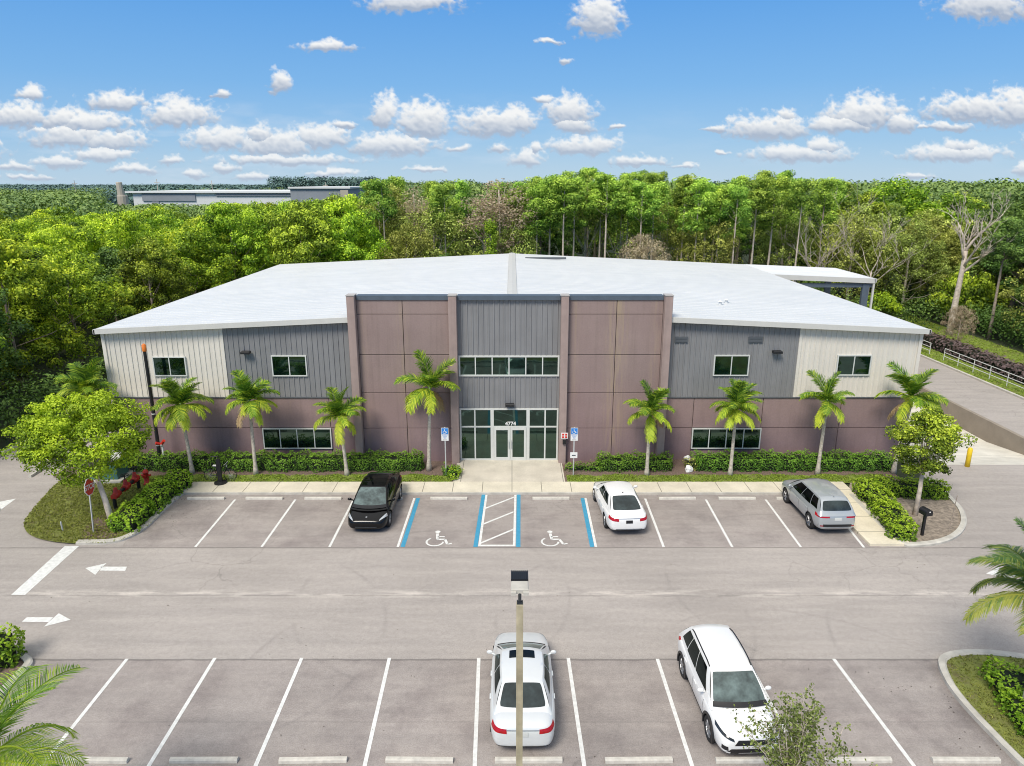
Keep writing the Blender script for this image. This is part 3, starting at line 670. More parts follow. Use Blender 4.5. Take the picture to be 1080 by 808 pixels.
# entrance bays: piers, panels, coping
PY, BY = 36.95, 37.35
ztop = W(540, 312.5, PY)[1]
piers = [(-8.70, -8.28), (-3.36, -2.93), (2.60, 3.00), (8.05, 8.46)]
for a, b in piers:
    mb = PB(); mb.bevbox(a, b, -ztop+.0, .0, 0, .62, .02); mb.v = [(x, PY + .62 - z, -y) for x, y, z in mb.v]; pr = mb.part('pier', M['pier'])
    mb = PB(); mb.box(a-.02, b+.02, PY-.02, PY+.64, ztop+.002, ztop+.05); mb.part('pier_cap', M['pier_cap'])
zs = [0.0] + [W(540, y, BY)[1] for y in (451.7, 414.5, 374.3, 331.5)] + [ztop-.10]
panels('bay_wall', [piers[0][1], W(424.5, 330, BY)[0], piers[1][0]], zs, BY, .12, M['mauve'])
panels('bay_wall', [piers[2][1], W(650.5, 330, BY)[0], piers[3][0]], zs, BY, .12, M['mauve'])
mb = PB()
for a, b in ((-8.6, -3.3), (2.95, 8.4)): mb.box(a, b, BY+.13, BY+.3, 0, ztop-.12)
mb.box(-3.3, 2.95, BY+.35, BY+.5, 3.4, ztop-.12)
for x in (-8.62, 8.26): mb.box(x, x+.14, PY+.63, 38.6, 7.0, ztop-.25)
mb.part('parapet_back', M['wall_conc'])
mb = PB()
for a, b in ((piers[0][1]+.03, piers[1][0]-.03), (piers[1][1]+.03, piers[2][0]-.03), (piers[2][1]+.03, piers[3][0]-.03)): mb.box(a, b, BY-.06, BY+.5, ztop-.26, ztop-.02)
mb.part('coping', M['coping'])
# grey siding of the middle bay
GY = 37.5
zA, zB = W(540, 374.8, GY)[1], W(540, 396.6, GY)[1]
zC = W(540, 430.2, GY)[1]
siding(piers[1][1], piers[2][0], zA, lambda x: ztop-.22, GY, M['grey_metal']); siding(piers[1][1], piers[2][0], zC, lambda x: zB, GY, M['grey_metal'])

def window(X0, X1, z0, z1, Y, cols, name='window', fw=.06, mull=.05, gl=None, rows=(), depth=.09, xs=None):
    mb = PB(); ya, yb = Y-depth, Y+.02
    mb.box(X0, X1, ya, yb, z0, z0+fw); mb.box(X0, X1, ya, yb, z1-fw, z1); mb.box(X0, X0+fw, ya, yb, z0+fw, z1-fw); mb.box(X1-fw, X1, ya, yb, z0+fw, z1-fw)
    xs = xs or [X0 + (X1-X0)*i/cols for i in range(1, cols)]
    for x in xs: mb.box(x-mull/2, x+mull/2, ya+.008, yb, z0+fw, z1-fw)
    for z in rows: mb.box(X0+fw, X1-fw, ya+.012, yb, z-mull/2, z+mull/2)
    f = mb.part(name, M['alu'])
    p = PB(); p.add([(X0+fw*.5, Y-.045, z0+fw*.5), (X1-fw*.5, Y-.045, z0+fw*.5), (X1-fw*.5, Y-.045, z1-fw*.5), (X0+fw*.5, Y-.045, z1-fw*.5)], [(0, 1, 2, 3)])
    p.part('pane', gl or M['glass'], f)
    return f
def win_px(x0, x1, y0, y1, Y, cols, **k):
    a, zt_ = W(x0, y0, Y); b, _ = W(x1, y0, Y); _, zb = W(x0, y1, Y); window(a, b, zb, zt_, Y, cols, **k)
win_px(276.8, 349.3, 451.3, 473, WY, 4); win_px(730, 802.8, 451.3, 473, WY, 4)
win_px(286, 323.0, 374.6, 396.6, WY-.02, 2); win_px(753.2, 790.6, 374.3, 396.2, WY-.02, 2)
win_px(160.8, 195.6, 376, 396.5, WY-.02, 2); win_px(883.3, 919.4, 374.3, 395.8, WY-.02, 2)
window(piers[1][1]+.02, piers[2][0]-.02, zB, zA, GY, 6, fw=.09, mull=.06)
# storefront
SX0, SX1 = piers[1][1]+.02, piers[2][0]-.02
fx = [W(p, 470, GY)[0] for p in (501.3, 519.5, 556.5, 574.5)]
ztr = W(540, 449.6, GY)[1]
st = window(SX0, SX1, .112, zC-.01, GY, 0, name='storefront', fw=.09, mull=.08, xs=[fx[0], fx[3]], rows=())
mb = PB()
mb.box(fx[1]-.10, fx[1]+.08, GY-.10, GY+.02, .112, zC-.10); mb.box(fx[2]-.08, fx[2]+.10, GY-.10, GY+.02, .112, zC-.10)
for a, b in ((SX0+.09, fx[0]-.04), (fx[0]+.04, fx[1]-.10), (fx[1]+.08, fx[2]-.08), (fx[2]+.10, fx[3]-.04), (fx[3]+.04, SX1-.09)): mb.box(a, b, GY-.095, GY+.02, ztr-.04, ztr+.04)
mb.part('transom_bar', M['alu'], st)
dx0, dx1 = fx[1]+.08, fx[2]-.08; dm = (dx0+dx1)/2; zd = ztr - .045
for (a, b, hs) in ((dx0+.01, dm-.01, 1), (dm+.01, dx1-.01, -1)):
    mb = PB(); ya, yb = GY-.13, GY-.05
    mb.box(a, a+.12, ya, yb, .115, zd); mb.box(b-.12, b, ya, yb, .115, zd); mb.box(a+.12, b-.12, ya, yb, .115, .30); mb.box(a+.12, b-.12, ya, yb, zd-.14, zd)
    d = mb.part('entrance_door', M['alu'])
    p = PB(); p.add([(a+.1, GY-.09, .2), (b-.1, GY-.09, .2), (b-.1, GY-.09, zd-.1), (a+.1, GY-.09, zd-.1)], [(0, 1, 2, 3)]); p.part('pane', M['glass'], d)
    h = PB(); hx = (b-.06) if hs == 1 else (a+.06)
    h.tube([(hx, GY-.14, .85), (hx, GY-.20, .88), (hx, GY-.20, 1.28), (hx, GY-.14, 1.31)], .018, 6); h.part('handle', M['galv'], d)
def text_mesh(s, size, extrude=.008, bold=0.0):
    cu = bpy.data.curves.new('numerals', 'FONT'); cu.body = s; cu.size = size; cu.extrude = extrude; cu.offset = bold; cu.align_x = 'CENTER'; cu.align_y = 'CENTER'
    o = bpy.data.objects.new('numerals', cu); COL.objects.link(o); bpy.context.view_layer.update()
    me = bpy.data.meshes.new_from_object(o.evaluated_get(bpy.context.evaluated_depsgraph_get()))
    bpy.data.objects.remove(o); bpy.data.curves.remove(cu); me.name = 'numerals'; return me
me = text_mesh('4774', .30, bold=.008); me.materials.clear(); me.materials.append(M['sign_white'])
me.transform(Matrix.Translation((W(538.5, 446, GY)[0], GY-.07-38, ztr+.17)) @ Matrix.Rotation(math.pi/2, 4, 'X'))
o = link('house_number', me, B)
# louvred vents, wall lamps, fire bell
for (x0, x1, y0, y1) in ((711.5, 725.5, 355, 361.2), (789, 804.5, 355, 361.2)):
    a, z1 = W(x0, y0, WY); b, _ = W(x1, y0, WY); _, z0 = W(x0, y1, WY)
    mb = PB(); mb.box(a, b, WY-.08, WY-.02, z0, z1)
    for k in range(4): z = z0 + (z1-z0)*(k+.5)/4; mb.box(a+.05, b-.05, WY-.10, WY-.081, z-.012, z+.012)
    mb.part('louvre_vent', M['louvre'])
for (px, py, Y) in ((261, 371.5, WY), (818, 371, WY), (537.8, 426.5, GY)):
    x, z = W(px, py, Y); mb = PB(); mb.box(x-.09, x+.09, Y-.12, Y-.03, z-.09, z+.09); mb.bevbox(x-.24, x+.24, Y-.42, Y-.10, z-.02, z+.12, .03); mb.part('wall_lamp', M['black'])
x, z = W(595.4, 459.5, PY); mb = PB(); mb.box(x-.19, x+.19, PY-.03, PY-.002, z-.17, z+.17); mb.mat(1); [mb.box(x+q-.055, x+q+.055, PY-.045, PY-.03, z+w-.05, z+w+.05) for q in (-.085, .085) for w in (-.075, .075)]
mb.part('fire_alarm_sign', [M['sign_white'], M['red']])
x, z = W(595.2, 465.8, PY); mb = PB(); mb.box(x-.10, x+.10, PY-.12, PY-.002, z-.12, z+.12); mb.part('key_box', M['black'])
# dock canopy at the right rear
cz0, cz1 = EZ-.02, EZ-.38
mb = PB(); X0c, X1c, Yc0, Yc1 = EX-.05, 31.1, 60.9, 68.7
mb.add([(X0c, Yc0, cz0), (X1c, Yc0, cz1), (X1c, Yc1, cz1), (X0c, Yc1, cz0)], [(0, 1, 2, 3)])
y = Yc0+.3
while y < Yc1: mb.add([(X0c, y-.015, cz0), (X0c, y, cz0+.05), (X0c, y+.015, cz0), (X1c, y-.015, cz1), (X1c, y, cz1+.05), (X1c, y+.015, cz1)], [(0, 1, 4, 3), (1, 2, 5, 4)]); y += .61
mb.mat(1)
for (Ya, Yb) in ((Yc0-.08, Yc0), (Yc1, Yc1+.08)):
    mb.add([(X0c+.25, Ya, cz0+.03), (X1c+.05, Ya, cz1+.03), (X1c+.05, Ya, cz1-.38), (X0c+.25, Ya, cz0-.38), (X0c+.25, Yb, cz0+.03), (X1c+.05, Yb, cz1+.03), (X1c+.05, Yb, cz1-.38), (X0c+.25, Yb, cz0-.38)], [(0, 1, 2, 3), (4, 7, 6, 5), (0, 4, 5, 1), (3, 2, 6, 7)])
mb.box(X1c, X1c+.14, Yc0-.08, Yc1+.08, cz1-.30, cz1+.02)
mb.part('dock_canopy', [M['roof'], M['fascia']])
mb = PB(); mb.box(X0c, X1c-.1, Yc0+.15, Yc0+.35, cz1-.75, cz1-.41); mb.box(X0c, X1c-.1, Yc1-.35, Yc1-.15, cz1-.75, cz1-.41)
mb.box(30.2, 30.75, Yc0+.1, Yc0+.38, -1.28, cz1-.42); mb.box(30.2, 30.75, Yc1-.38, Yc1-.1, -1.28, cz1-.42); mb.part('canopy_frame', M['coping'])
mb = PB(); mb.box(31.0, 31.14, Yc0-.04, Yc0+.12, -1.28, cz1-.32); mb.part('downpipe', M['fascia']); mb = PB(); mb.box(27.2, 27.34, Yc1-.3, Yc1-.1, -1.28, cz1-.42); mb.part('downpipe', M['fascia'])
# downpipes on side walls
for s in (-1, 1):
    for y in (44, 52, 60): mb = PB(); mb.box(s*22.20-.06, s*22.20+.06, y-.05, y+.05, .0, EZ-.28); mb.part('downpipe', M['cream_metal'])
# ------------------------------------------------------------------ vehicles
def eval_mesh(mb, mat, cutters, sub=2):
    o = mb.build('body', [mat, M['black']], None, True)
    s = o.modifiers.new('s', 'SUBSURF'); s.levels = sub; s.render_levels = sub
    cs = []
    for c in cutters:
        co = c.build('cutter', [mat, M['black']], None); co.data.polygons.foreach_set('material_index', [1]*len(co.data.polygons)); cs.append(co)
        b = o.modifiers.new('b', 'BOOLEAN'); b.object = co; b.operation = 'DIFFERENCE'; b.solver = 'EXACT'
        if hasattr(b, 'material_mode'): b.material_mode = 'INDEX'
    bpy.context.view_layer.update()
    me = bpy.data.meshes.new_from_object(o.evaluated_get(bpy.context.evaluated_depsgraph_get()))
    bpy.data.objects.remove(o)
    for c in cs: bpy.data.objects.remove(c)
    return me
def patch(S, u0, u1, v0, v1, nu=10, nv=8, off=0.0, shape=None):
    """grid of a parametric surface, optionally pushed out along its normal"""
    mb = MB(); mb.sm = True; vs = []
    for j in range(nv+1):
        for i in range(nu+1):
            s, t = i/nu, j/nv
            if shape: u, v = shape(s, t)
            else: u, v = u0+(u1-u0)*s, v0+(v1-v0)*t
            p = Vector(S(u, v))
            if off:
                e = 1e-3; n = (Vector(S(u+e, v))-p).cross(Vector(S(u, v+e))-p)
                n.normalize(); p = p + n*off
            vs.append(p)
    mb.add(vs, [(j*(nu+1)+i, j*(nu+1)+i+1, (j+1)*(nu+1)+i+1, (j+1)*(nu+1)+i) for j in range(nv) for i in range(nu)])
    return mb
def make_car(name, label, cat, sp, loc, rz):
    root = empty(name, (*loc, 0), label, cat, None, rz)
    L, W2 = sp['L'], sp['W']/2; paint = M[sp['paint']]; y0 = -L/2
    # body loft: stations (y, top, shoulder z, half width, bottom)
    hs = []
    for (y, zt_, zs_, w, zb) in sp['st']:
        w *= W2
        zm = (zs_+zb)/2
        ring = [(0, zb), (w*.70, zb), (w*.95, zb+.05), (w*1.0, zm-.04), (w*1.0, zs_-.12), (w*.955, zs_), (w*.80, zt_-.012), (w*.4, zt_), (0, zt_+.006)]
        full = ring + [(-x, z) for x, z in reversed(ring[1:-1])]
        hs.append([(x, y0+y, z) for x, z in full])
    n = len(hs[0]); mb = MB(); mb.add([p for r in hs for p in r], [(i*n+k, (i+1)*n+k, (i+1)*n+(k+1) % n, i*n+(k+1) % n) for i in range(len(hs)-1) for k in range(n)] + [tuple(range(n)), tuple(reversed([(len(hs)-1)*n+k for k in range(n)]))])
    R = sp['R']; cut = []
    for wy in sp['wheels']:
        for s in (-1, 1):
            c = MB(); c.tube([(s*(W2-.30), y0+wy, R), (s*(W2+.3), y0+wy, R)], R+.055, 28); cut.append(c)
    me = eval_mesh(mb, paint, cut)
    body = link('body', me, root)
    vs = [v.co.copy() for v in me.vertices]; fs = [tuple(p.vertices) for p in me.polygons]
    bvh = BVHTree.FromPolygons(vs, fs)
    # cabin surfaces
    c = sp['cab']; (yf, zf, wf) = c['wl']; (yuf, zuf, wuf) = c['wu']; (yur, zur, wur) = c['ru']; (yr, zr, wr) = c['rl']
    bf, bu, br_, bl = c.get('b', (.16, .10, .06, .10)); cr, ar = .045, c.get('arch', .05)
    def Sf(u, v):
        k = 1-u*u; lo = Vector((u*wf, y0+yf-bf*k, zf+.015*k)); up = Vector((u*wuf, y0+yuf-bu*k, zuf+cr*k))
        return lo.lerp(up, v) + Vector((0, -.03, .03))*math.sin(math.pi*max(0, min(1, v)))*.9
    def Sr(u, v):
        k = 1-u*u; lo = Vector((-u*wr, y0+yr+bl*k, zr+.01*k)); up = Vector((-u*wur, y0+yur+br_*k, zur+cr*k))
        return lo.lerp(up, v) + Vector((0, .03, .03))*math.sin(math.pi*max(0, min(1, v)))*c.get('rb', .9)
    def Ss(s):
        def f(u, v):
            k = 4*u*(1-u); lo = Vector((wf+(wr-wf)*u + .05*k, y0+yf+(yr-yf)*u, zf+(zr-zf)*u)); up = Vector((wuf+(wur-wuf)*u + .03*k, y0+yuf+(yur-yuf)*u, zuf+(zur-zuf)*u+ar*k))
            p = lo.lerp(up, v) + Vector((.022, 0, 0))*math.sin(math.pi*max(0, min(1, v)))
            return Vector((s*p.x, p.y, p.z))
        return f
    def St(u, v):
        k = 4*v*(1-v); kk = 1-u*u
        return Vector((u*(wuf+(wur-wuf)*v+.03*k), y0+yuf+(yur-yuf)*v - bu*kk*(1-v)+br_*kk*v, zuf+(zur-zuf)*v+ar*k+cr*kk))
    cabin = MB(); cabin.sm = True
    for S, a in ((Sf, (-1, 1)), (Sr, (-1, 1)), (Ss(1), (0, 1)), (Ss(-1), (0, 1)), (St, (-1, 1))):
        g = patch(S, a[0], a[1], (-.22 if S is not St else 0), 1, 14, 10); cabin.add(g.v, g.f)
    cb = MB(); cb.v = cabin.v; cb.f = cabin.f; cb.mi = cabin.mi; cb.smooth = cabin.smooth
    rfo = cb.build('roof', paint, root, True)
    bm = bmesh.new(); bm.from_mesh(rfo.data); bmesh.ops.remove_doubles(bm, verts=bm.verts, dist=.004); bmesh.ops.recalc_face_normals(bm, faces=bm.faces); bm.to_mesh(rfo.data); bm.free()
    fg = M['car_glass_front']; dg = M['car_glass']
    def shp(u0, u1, v0, v1, taper=.0, rnd=.0):
        def f(s, t):
            v = v0+(v1-v0)*t; k = 1-taper*0; uc = (u0+u1)/2; hw = (u1-u0)/2
            return uc+hw*(2*s-1)*(1-rnd*abs(2*t-1)**6), v0+(v1-v0)*(.5+(t-.5)*(1-rnd*abs(2*s-1)**6))
        return f
    patch(Sf, 0, 0, 0, 0, 18, 12, .010, shp(-.93, .93, .02, .95, rnd=.03)).build('windscreen', sp.get('fglass', fg), root, True)
    patch(Sr, 0, 0, 0, 0, 18, 12, .010, shp(-.88, .88, c.get('rg', (.08, .90))[0], c.get('rg', (.08, .90))[1], rnd=.05)).build('rear_window', dg, root, True)
    cw = MB(); cw.sm = True; vs_ = []
    for k in range(13):
        u = -.94+1.88*k/12
        for v_, dn in ((.045, .016), (-.05, .020), (-.13, .03)): 
            p = Sf(u, v_) + Vector((0, -.012, dn)); vs_.append(p)
    cw.add(vs_, [(3*k+j, 3*k+3+j, 3*k+4+j, 3*k+1+j) for k in range(12) for j in range(2)]); cw.build('wiper_cowl', M['black'], root, True)
    pane_u = sp['panes']
    for s in (-1, 1):
        for (ua, ub, va, vb) in pane_u:
            f = Ss(s)
            mbp = patch(f, ua, ub, va, vb, 8, 6, .010 if s > 0 else -.010)
            mbp.build('side_window', M['glass_dark'], root, True)
    # decals on the body
    def decal(name, m, corners, direc, nu=8, nv=5, off=.008, parent=root, thick=None):
        d = Vector(direc).normalized(); c4 = [Vector(q) for q in corners]; vs_ = []; ok = True
        for j in range(nv+1):
            for i in range(nu+1):
                p = c4[0].lerp(c4[1], i/nu).lerp(c4[3].lerp(c4[2], i/nu), j/nv)
                h, nn, _, _ = bvh.ray_cast(p - d*1.5, d, 4)
                if h is None: vs_.append(None)
                else: vs_.append(h - d*off + (nn if nn.dot(d) < 0 else -nn)*off*.5)
        mb = MB(); mb.sm = True; idx = {}
        for k, p in enumerate(vs_):
            if p is not None: idx[k] = len(idx)
        fs_ = []
        for j in range(nv):
            for i in range(nu):
                q = (j*(nu+1)+i, j*(nu+1)+i+1, (j+1)*(nu+1)+i+1, (j+1)*(nu+1)+i)
                if all(k in idx for k in q): fs_.append(tuple(idx[k] for k in q))
        if fs_: mb.add([p for p in vs_ if p is not None], fs_); return mb.build(name, m, parent, True)
    yF, yB = y0, y0+L
    for (nm, m, cs, d) in sp['decals'](W2, y0, L): decal(nm, M[m], cs, d)
    # sill trim, seams
    for s in (-1, 1):
        w1, w2 = sp['wheels']
        decal('sill', M['black'], [(s*W2, y0+w1+R+.08, .18), (s*W2, y0+w2-R-.08, .18), (s*W2, y0+w2-R-.08, sp.get('sill', .27)), (s*W2, y0+w1+R+.08, sp.get('sill', .27))], (-s, 0, 0), 10, 2)
        for yy in sp['seams']: decal('door_seam', M['black'], [(s*W2, y0+yy, .32), (s*W2, y0+yy+.014, .32), (s*W2, y0+yy+.014, sp['belt']-.02), (s*W2, y0+yy, sp['belt']-.02)], (-s, 0, 0), 1, 8, .003)
        for yy in sp['handles']:
            mb = MB(); z = sp['belt']-.12; x = s*(W2-.006); mb.bevbox(x-.018, x+.018, y0+yy-.1, y0+yy+.1, z-.02, z+.02, .008); mb.build('door_handle', paint, root)
        # mirror
        my = y0+c['wl'][0]+.42; mz = c['wl'][1]+.06
        mb = MB(); mb.sm = True; mb.tube([(s*(W2-.12), my+.03, mz-.06), (s*(W2+.02), my, mz)], [.03, .035], 6)
        m_ = mb; cx = s*(W2+.06)
        for k, (a, r) in enumerate([(0, 1)]):
            g = bmesh.new(); bmesh.ops.create_icosphere(g, subdivisions=2, radius=1)
            vv = [(cx+v.co.x*.10, my+v.co.y*.055, mz+.02+v.co.z*.07) for v in g.verts]; ff = [tuple(x.index for x in f.verts) for f in g.faces]; g.free(); m_.add(vv, ff)
        m_.build('side_mirror', paint if sp.get('mirror_paint', True) else M['black'], root, True)
        if sp.get('rails'):
            f = Ss(s); pts = []
            for k in range(9):
                u = .06+.86*k/8; p = f(u, 1.0); pts.append(Vector((p.x*.965, p.y, p.z+(.045 if 0 < k < 8 else .0))))
            mb = MB(); mb.tube(pts, .02, 6); mb.build('roof_rail', M['black'], root, True)
        if sp.get('clad'):
            for wy in sp['wheels']:
                mb = MB(); x = s*(W2+.003); n_ = 16; vs_ = []
                for k in range(n_+1):
                    a = math.radians(-14+208*k/n_)
                    for r in (R+.035, R+.11): vs_.append((x, y0+wy+math.cos(a)*r, R+math.sin(a)*r))
                vs_ += [(p[0]-s*.05, p[1], p[2]) for p in vs_]
                m2 = 2*(n_+1)
                fs_ = [(2*k, 2*k+2, 2*k+3, 2*k+1) for k in range(n_)] + [(2*k+1, 2*k+3, m2+2*k+3, m2+2*k+1) for k in range(n_)] + [(2*k, m2+2*k, m2+2*k+2, 2*k+2) for k in range(n_)]
                mb.add(vs_, fs_); mb.build('wheel_arch', M['black'], root)
    for wy in sp['wheels']:
        for s in (-1, 1):
            ct = Vector((s*(W2-.125), y0+wy, R)); mb = MB(); mb.sm = True
            prof = [(-.105, R*.62), (-.11, R*.9), (-.085, R), (.085, R), (.105, R*.93), (.108, R*.70), (.09, R*.66)]
            n_ = 28; vs_ = []
            for (dx, r) in prof:
                for k in range(n_): a = 2*math.pi*k/n_; vs_.append((s*dx, math.cos(a)*r, math.sin(a)*r))
            mb.add(vs_, [(i*n_+k, (i+1)*n_+k, (i+1)*n_+(k+1) % n_, i*n_+(k+1) % n_) for i in range(len(prof)-1) for k in range(n_)])
            wh = mb.build('wheel', M['rubber'], root, True, loc=ct)
            rm = MB(); rm.disc((s*.02, 0, 0), R*.64, (1, 0, 0), .04, 24); rm.mat(1)
            rm.tube([(s*.075, math.cos(a)*R*.66, math.sin(a)*R*.66) for a in [2*math.pi*k/24 for k in range(25)]], R*.045, 5)
            for k in range(sp.get('spokes', 5)*2):
                a = 2*math.pi*(k//2)/sp.get('spokes', 5) + (-.12 if k % 2 else .12)
                rm.tube([(s*.075, math.cos(a)*R*.1, math.sin(a)*R*.1), (s*.08, math.cos(a)*R*.64, math.sin(a)*R*.64)], [.028, .02], 5)
            rm.disc((s*.07, 0, 0), R*.17, (1, 0, 0), .04, 12)
            rm.build('rim', [M['black'], M['rim']], wh)
    return root, (Sf, Sr, Ss, St, y0)

SED = [(0, .50, .47, .60, .32), (.05, .60, .54, .74, .24), (.22, .70, .62, .87, .20), (.60, .79, .70, .95, .19), (1.05, .87, .78, .98, .18), (1.5, .90, .85, .995, .18), (2.2, .89, .88, 1.0, .18), (3.0, .90, .90, 1.0, .18), (3.8, .95, .92, 1.0, .19), (4.25, 1.03, .93, .98, .20), (4.62, 1.03, .92, .93, .24), (4.80, .98, .86, .84, .30), (4.88, .80, .72, .74, .36)]
SED2 = [(y, z, s, w, b) for y, z, s, w, b in SED]
def sedan_decals(plate='plate', red='lamp_red', bar=True):
    def f(w, y0, L):
        e = y0+L; out = []
        for s in (-1, 1):
            out.append(('taillight', red, [(s*w*.50, e, .78), (s*w*1.0, e-.22, .82), (s*w*.98, e-.22, .93), (s*w*.52, e, .90)], (-s*.35, -1, 0)))
            out.append(('headlight', 'lamp_clear', [(s*w*.55, y0, .58), (s*w*.98, y0+.35, .66), (s*w*.98, y0+.45, .74), (s*w*.6, y0, .64)], (-s*.4, 1, -.1)))
            out.append(('exhaust', 'lamp_dark', [(s*w*.55, e, .30), (s*w*.78, e, .31), (s*w*.78, e, .36), (s*w*.55, e, .36)], (0, -1, 0)))
        out.append(('grille', 'black', [(-w*.4, y0, .36), (w*.4, y0, .36), (w*.45, y0, .54), (-w*.45, y0, .54)], (0, 1, 0)))
        out.append(('number_plate', plate, [(-.15, e, .69), (.15, e, .69), (.15, e, .83), (-.15, e, .83)], (0, -1, 0)))
        out.append(('bumper_trim', 'black', [(-w*.74, e, .33), (w*.74, e, .33), (w*.74, e, .38), (-w*.74, e, .38)], (0, -1, 0)))
        if bar: out.append(('chrome_strip', 'rim', [(-w*.48, e, .86), (w*.48, e, .86), (w*.48, e, .885), (-w*.48, e, .885)], (0, -1, 0)))
        return out
    return f
sedan_cab = dict(wl=(1.28, .95, .80), wu=(2.08, 1.385, .60), ru=(3.42, 1.37, .575), rl=(4.20, 1.04, .76), arch=.035, b=(.12, .08, .05, .08))
sedan_sp = dict(L=4.88, W=1.87, R=.335, wheels=(.98, 3.82), st=SED, cab=sedan_cab, panes=[(.16, .47, .10, .84), (.50, .84, .12, .84)], seams=(1.55, 2.62, 3.58), handles=(2.4, 3.4), belt=.92)
def place(px, py): return U(px, py)
# pearl sedan with sunroof
sp = dict(sedan_sp, L=4.95, W=1.88, paint='car_pearl', spokes=7, decals=sedan_decals())
root, S = make_car('parked_sedan', 'pearl silver sedan with a sunroof, seen from behind the lamp pole', 'car', sp, (.30, 18.35), math.pi)
def sunroof(root, St, u0, u1, v0, v1):
    patch(St, u0, u1, v0, v1, 8, 6, .012).build('sunroof', M['glass_dark'], root, True)
sunroof(root, S[3], -.62, .62, .10, .36)

# white sedan
def ford_decals(w, y0, L):
    e = y0+L; out = sedan_decals('black', 'lamp_red', False)(w, y0, L)
    out.append(('chrome_strip', 'rim', [(-w*.52, e, .885), (w*.52, e, .885), (w*.52, e, .91), (-w*.52, e, .91)], (0, -1, 0)))
    out.append(('bumper_reflector', 'lamp_dark', [(-w*.80, e, .40), (w*.80, e, .40), (w*.80, e, .42), (-w*.80, e, .42)], (0, -1, 0)))
    return out
cab2 = dict(sedan_cab, rl=(4.38, 1.05, .75), ru=(3.35, 1.40, .57), wu=(2.05, 1.41, .60))
sp = dict(sedan_sp, paint='car_white', cab=cab2, decals=ford_decals)
root2, S2 = make_car('parked_sedan', 'white sedan parked beside the right wheelchair space', 'car', sp, (5.05, 30.95), math.pi+math.radians(3.5))
mb = MB(); p = S2[3](0, .93); mb.tube([p, p+Vector((0, .06, .07))], [.03, .01], 6); mb.build('roof_antenna', M['black'], root2)

# crossovers
SUV = [(0, .62, .56, .66, .34), (.05, .78, .66, .80, .28), (.22, .92, .78, .91, .24), (.60, 1.0, .86, .97, .22), (1.0, 1.05, .92, .99, .22), (1.35, 1.0, .97, 1.0, .22), (2.2, .99, 1.0, 1.0, .22), (3.2, 1.0, 1.02, 1.0, .22), (3.9, 1.02, 1.03, .99, .24), (4.25, 1.10, 1.02, .96, .28), (4.44, 1.06, .96, .90, .32), (4.52, .86, .80, .82, .36)]
suv_cab = dict(wl=(1.12, 1.08, .82), wu=(1.86, 1.58, .63), ru=(3.95, 1.58, .60), rl=(4.36, 1.08, .78), arch=.05, b=(.11, .09, .05, .05), rg=(.16, .84), rb=.5)
def rav_decals(w, y0, L):
    out = []; e = y0+L
    for s in (-1, 1):
        out.append(('headlight', 'lamp_dark', [(s*w*.52, y0, .70), (s*w*.98, y0+.45, .84), (s*w*.98, y0+.50, .92), (s*w*.56, y0, .77)], (-s*.45, 1, -.1)))
        out.append(('fog_lamp', 'black', [(s*w*.68, y0, .44), (s*w*.88, y0, .46), (s*w*.88, y0, .58), (s*w*.70, y0, .56)], (-s*.2, 1, 0)))
        out.append(('taillight', 'lamp_red', [(s*w*.50, e, .92), (s*w*1.0, e-.25, .92), (s*w*.98, e-.25, 1.04), (s*w*.52, e, 1.0)], (-s*.35, -1, 0)))
    out.append(('grille', 'black', [(-w*.52, y0, .60), (w*.52, y0, .60), (w*.40, y0, .74), (-w*.40, y0, .74)], (0, 1, 0)))
    out.append(('lower_grille', 'black', [(-w*.80, y0, .34), (w*.80, y0, .34), (w*.60, y0, .50), (-w*.60, y0, .50)], (0, 1, 0)))
    out.append(('skid_plate', 'rim', [(-w*.40, y0, .345), (w*.40, y0, .345), (w*.36, y0, .375), (-w*.36, y0, .375)], (0, 1, .0)))
    return out
sp = dict(L=4.52, W=1.86, R=.36, wheels=(.93, 3.62), st=SUV, cab=suv_cab, paint='car_white', decals=rav_decals, panes=[(.11, .41, .06, .90), (.425, .71, .06, .90), (.725, .92, .12, .88)], seams=(1.45, 2.45, 3.4), handles=(2.25, 3.25), belt=1.0, rails=True, clad=True, sill=.36, spokes=6)
root3, S3 = make_car('parked_crossover', 'white crossover with black wheel arches facing the lower wheel stops', 'car', sp, (6.38, 18.0), math.radians(2.5))
def out_decals(w, y0, L):
    out = []; e = y0+L
    for s in (-1, 1):
        out.append(('headlight', 'lamp_clear', [(s*w*.55, y0, .72), (s*w*.98, y0+.40, .80), (s*w*.98, y0+.45, .90), (s*w*.6, y0, .80)], (-s*.4, 1, -.1)))
        out.append(('taillight', 'lamp_red', [(s*w*.42, e, .90), (s*w*1.0, e-.35, .90), (s*w*.98, e-.35, 1.04), (s*w*.45, e, 1.0)], (-s*.35, -1, 0)))
        out.append(('rear_reflector', 'lamp_red', [(s*w*.70, e, .50), (s*w*.86, e, .50), (s*w*.86, e, .55), (s*w*.70, e, .55)], (-s*.2, -1, 0)))
    out.append(('number_plate', 'plate', [(-.16, e, .78), (.16, e, .78), (.16, e, .92), (-.16, e, .92)], (0, -1, 0)))
    out.append(('bumper_trim', 'black', [(-w*.90, e, .48), (w*.90, e, .48), (w*.90, e, .60), (-w*.90, e, .60)], (0, -1, 0)))
    out.append(('skid_plate', 'rim', [(-w*.60, e, .38), (w*.60, e, .38), (w*.60, e, .44), (-w*.60, e, .44)], (0, -1, 0)))
    return out
sp = dict(sp, paint='car_silver', decals=out_decals, clad=False, rails=False, sill=.33, L=4.54, W=1.82, spokes=5)
root4, S4 = make_car('parked_crossover', 'silver grey crossover parked beside the concrete path', 'car', sp, (14.40, 30.85), math.pi+math.radians(1.5))
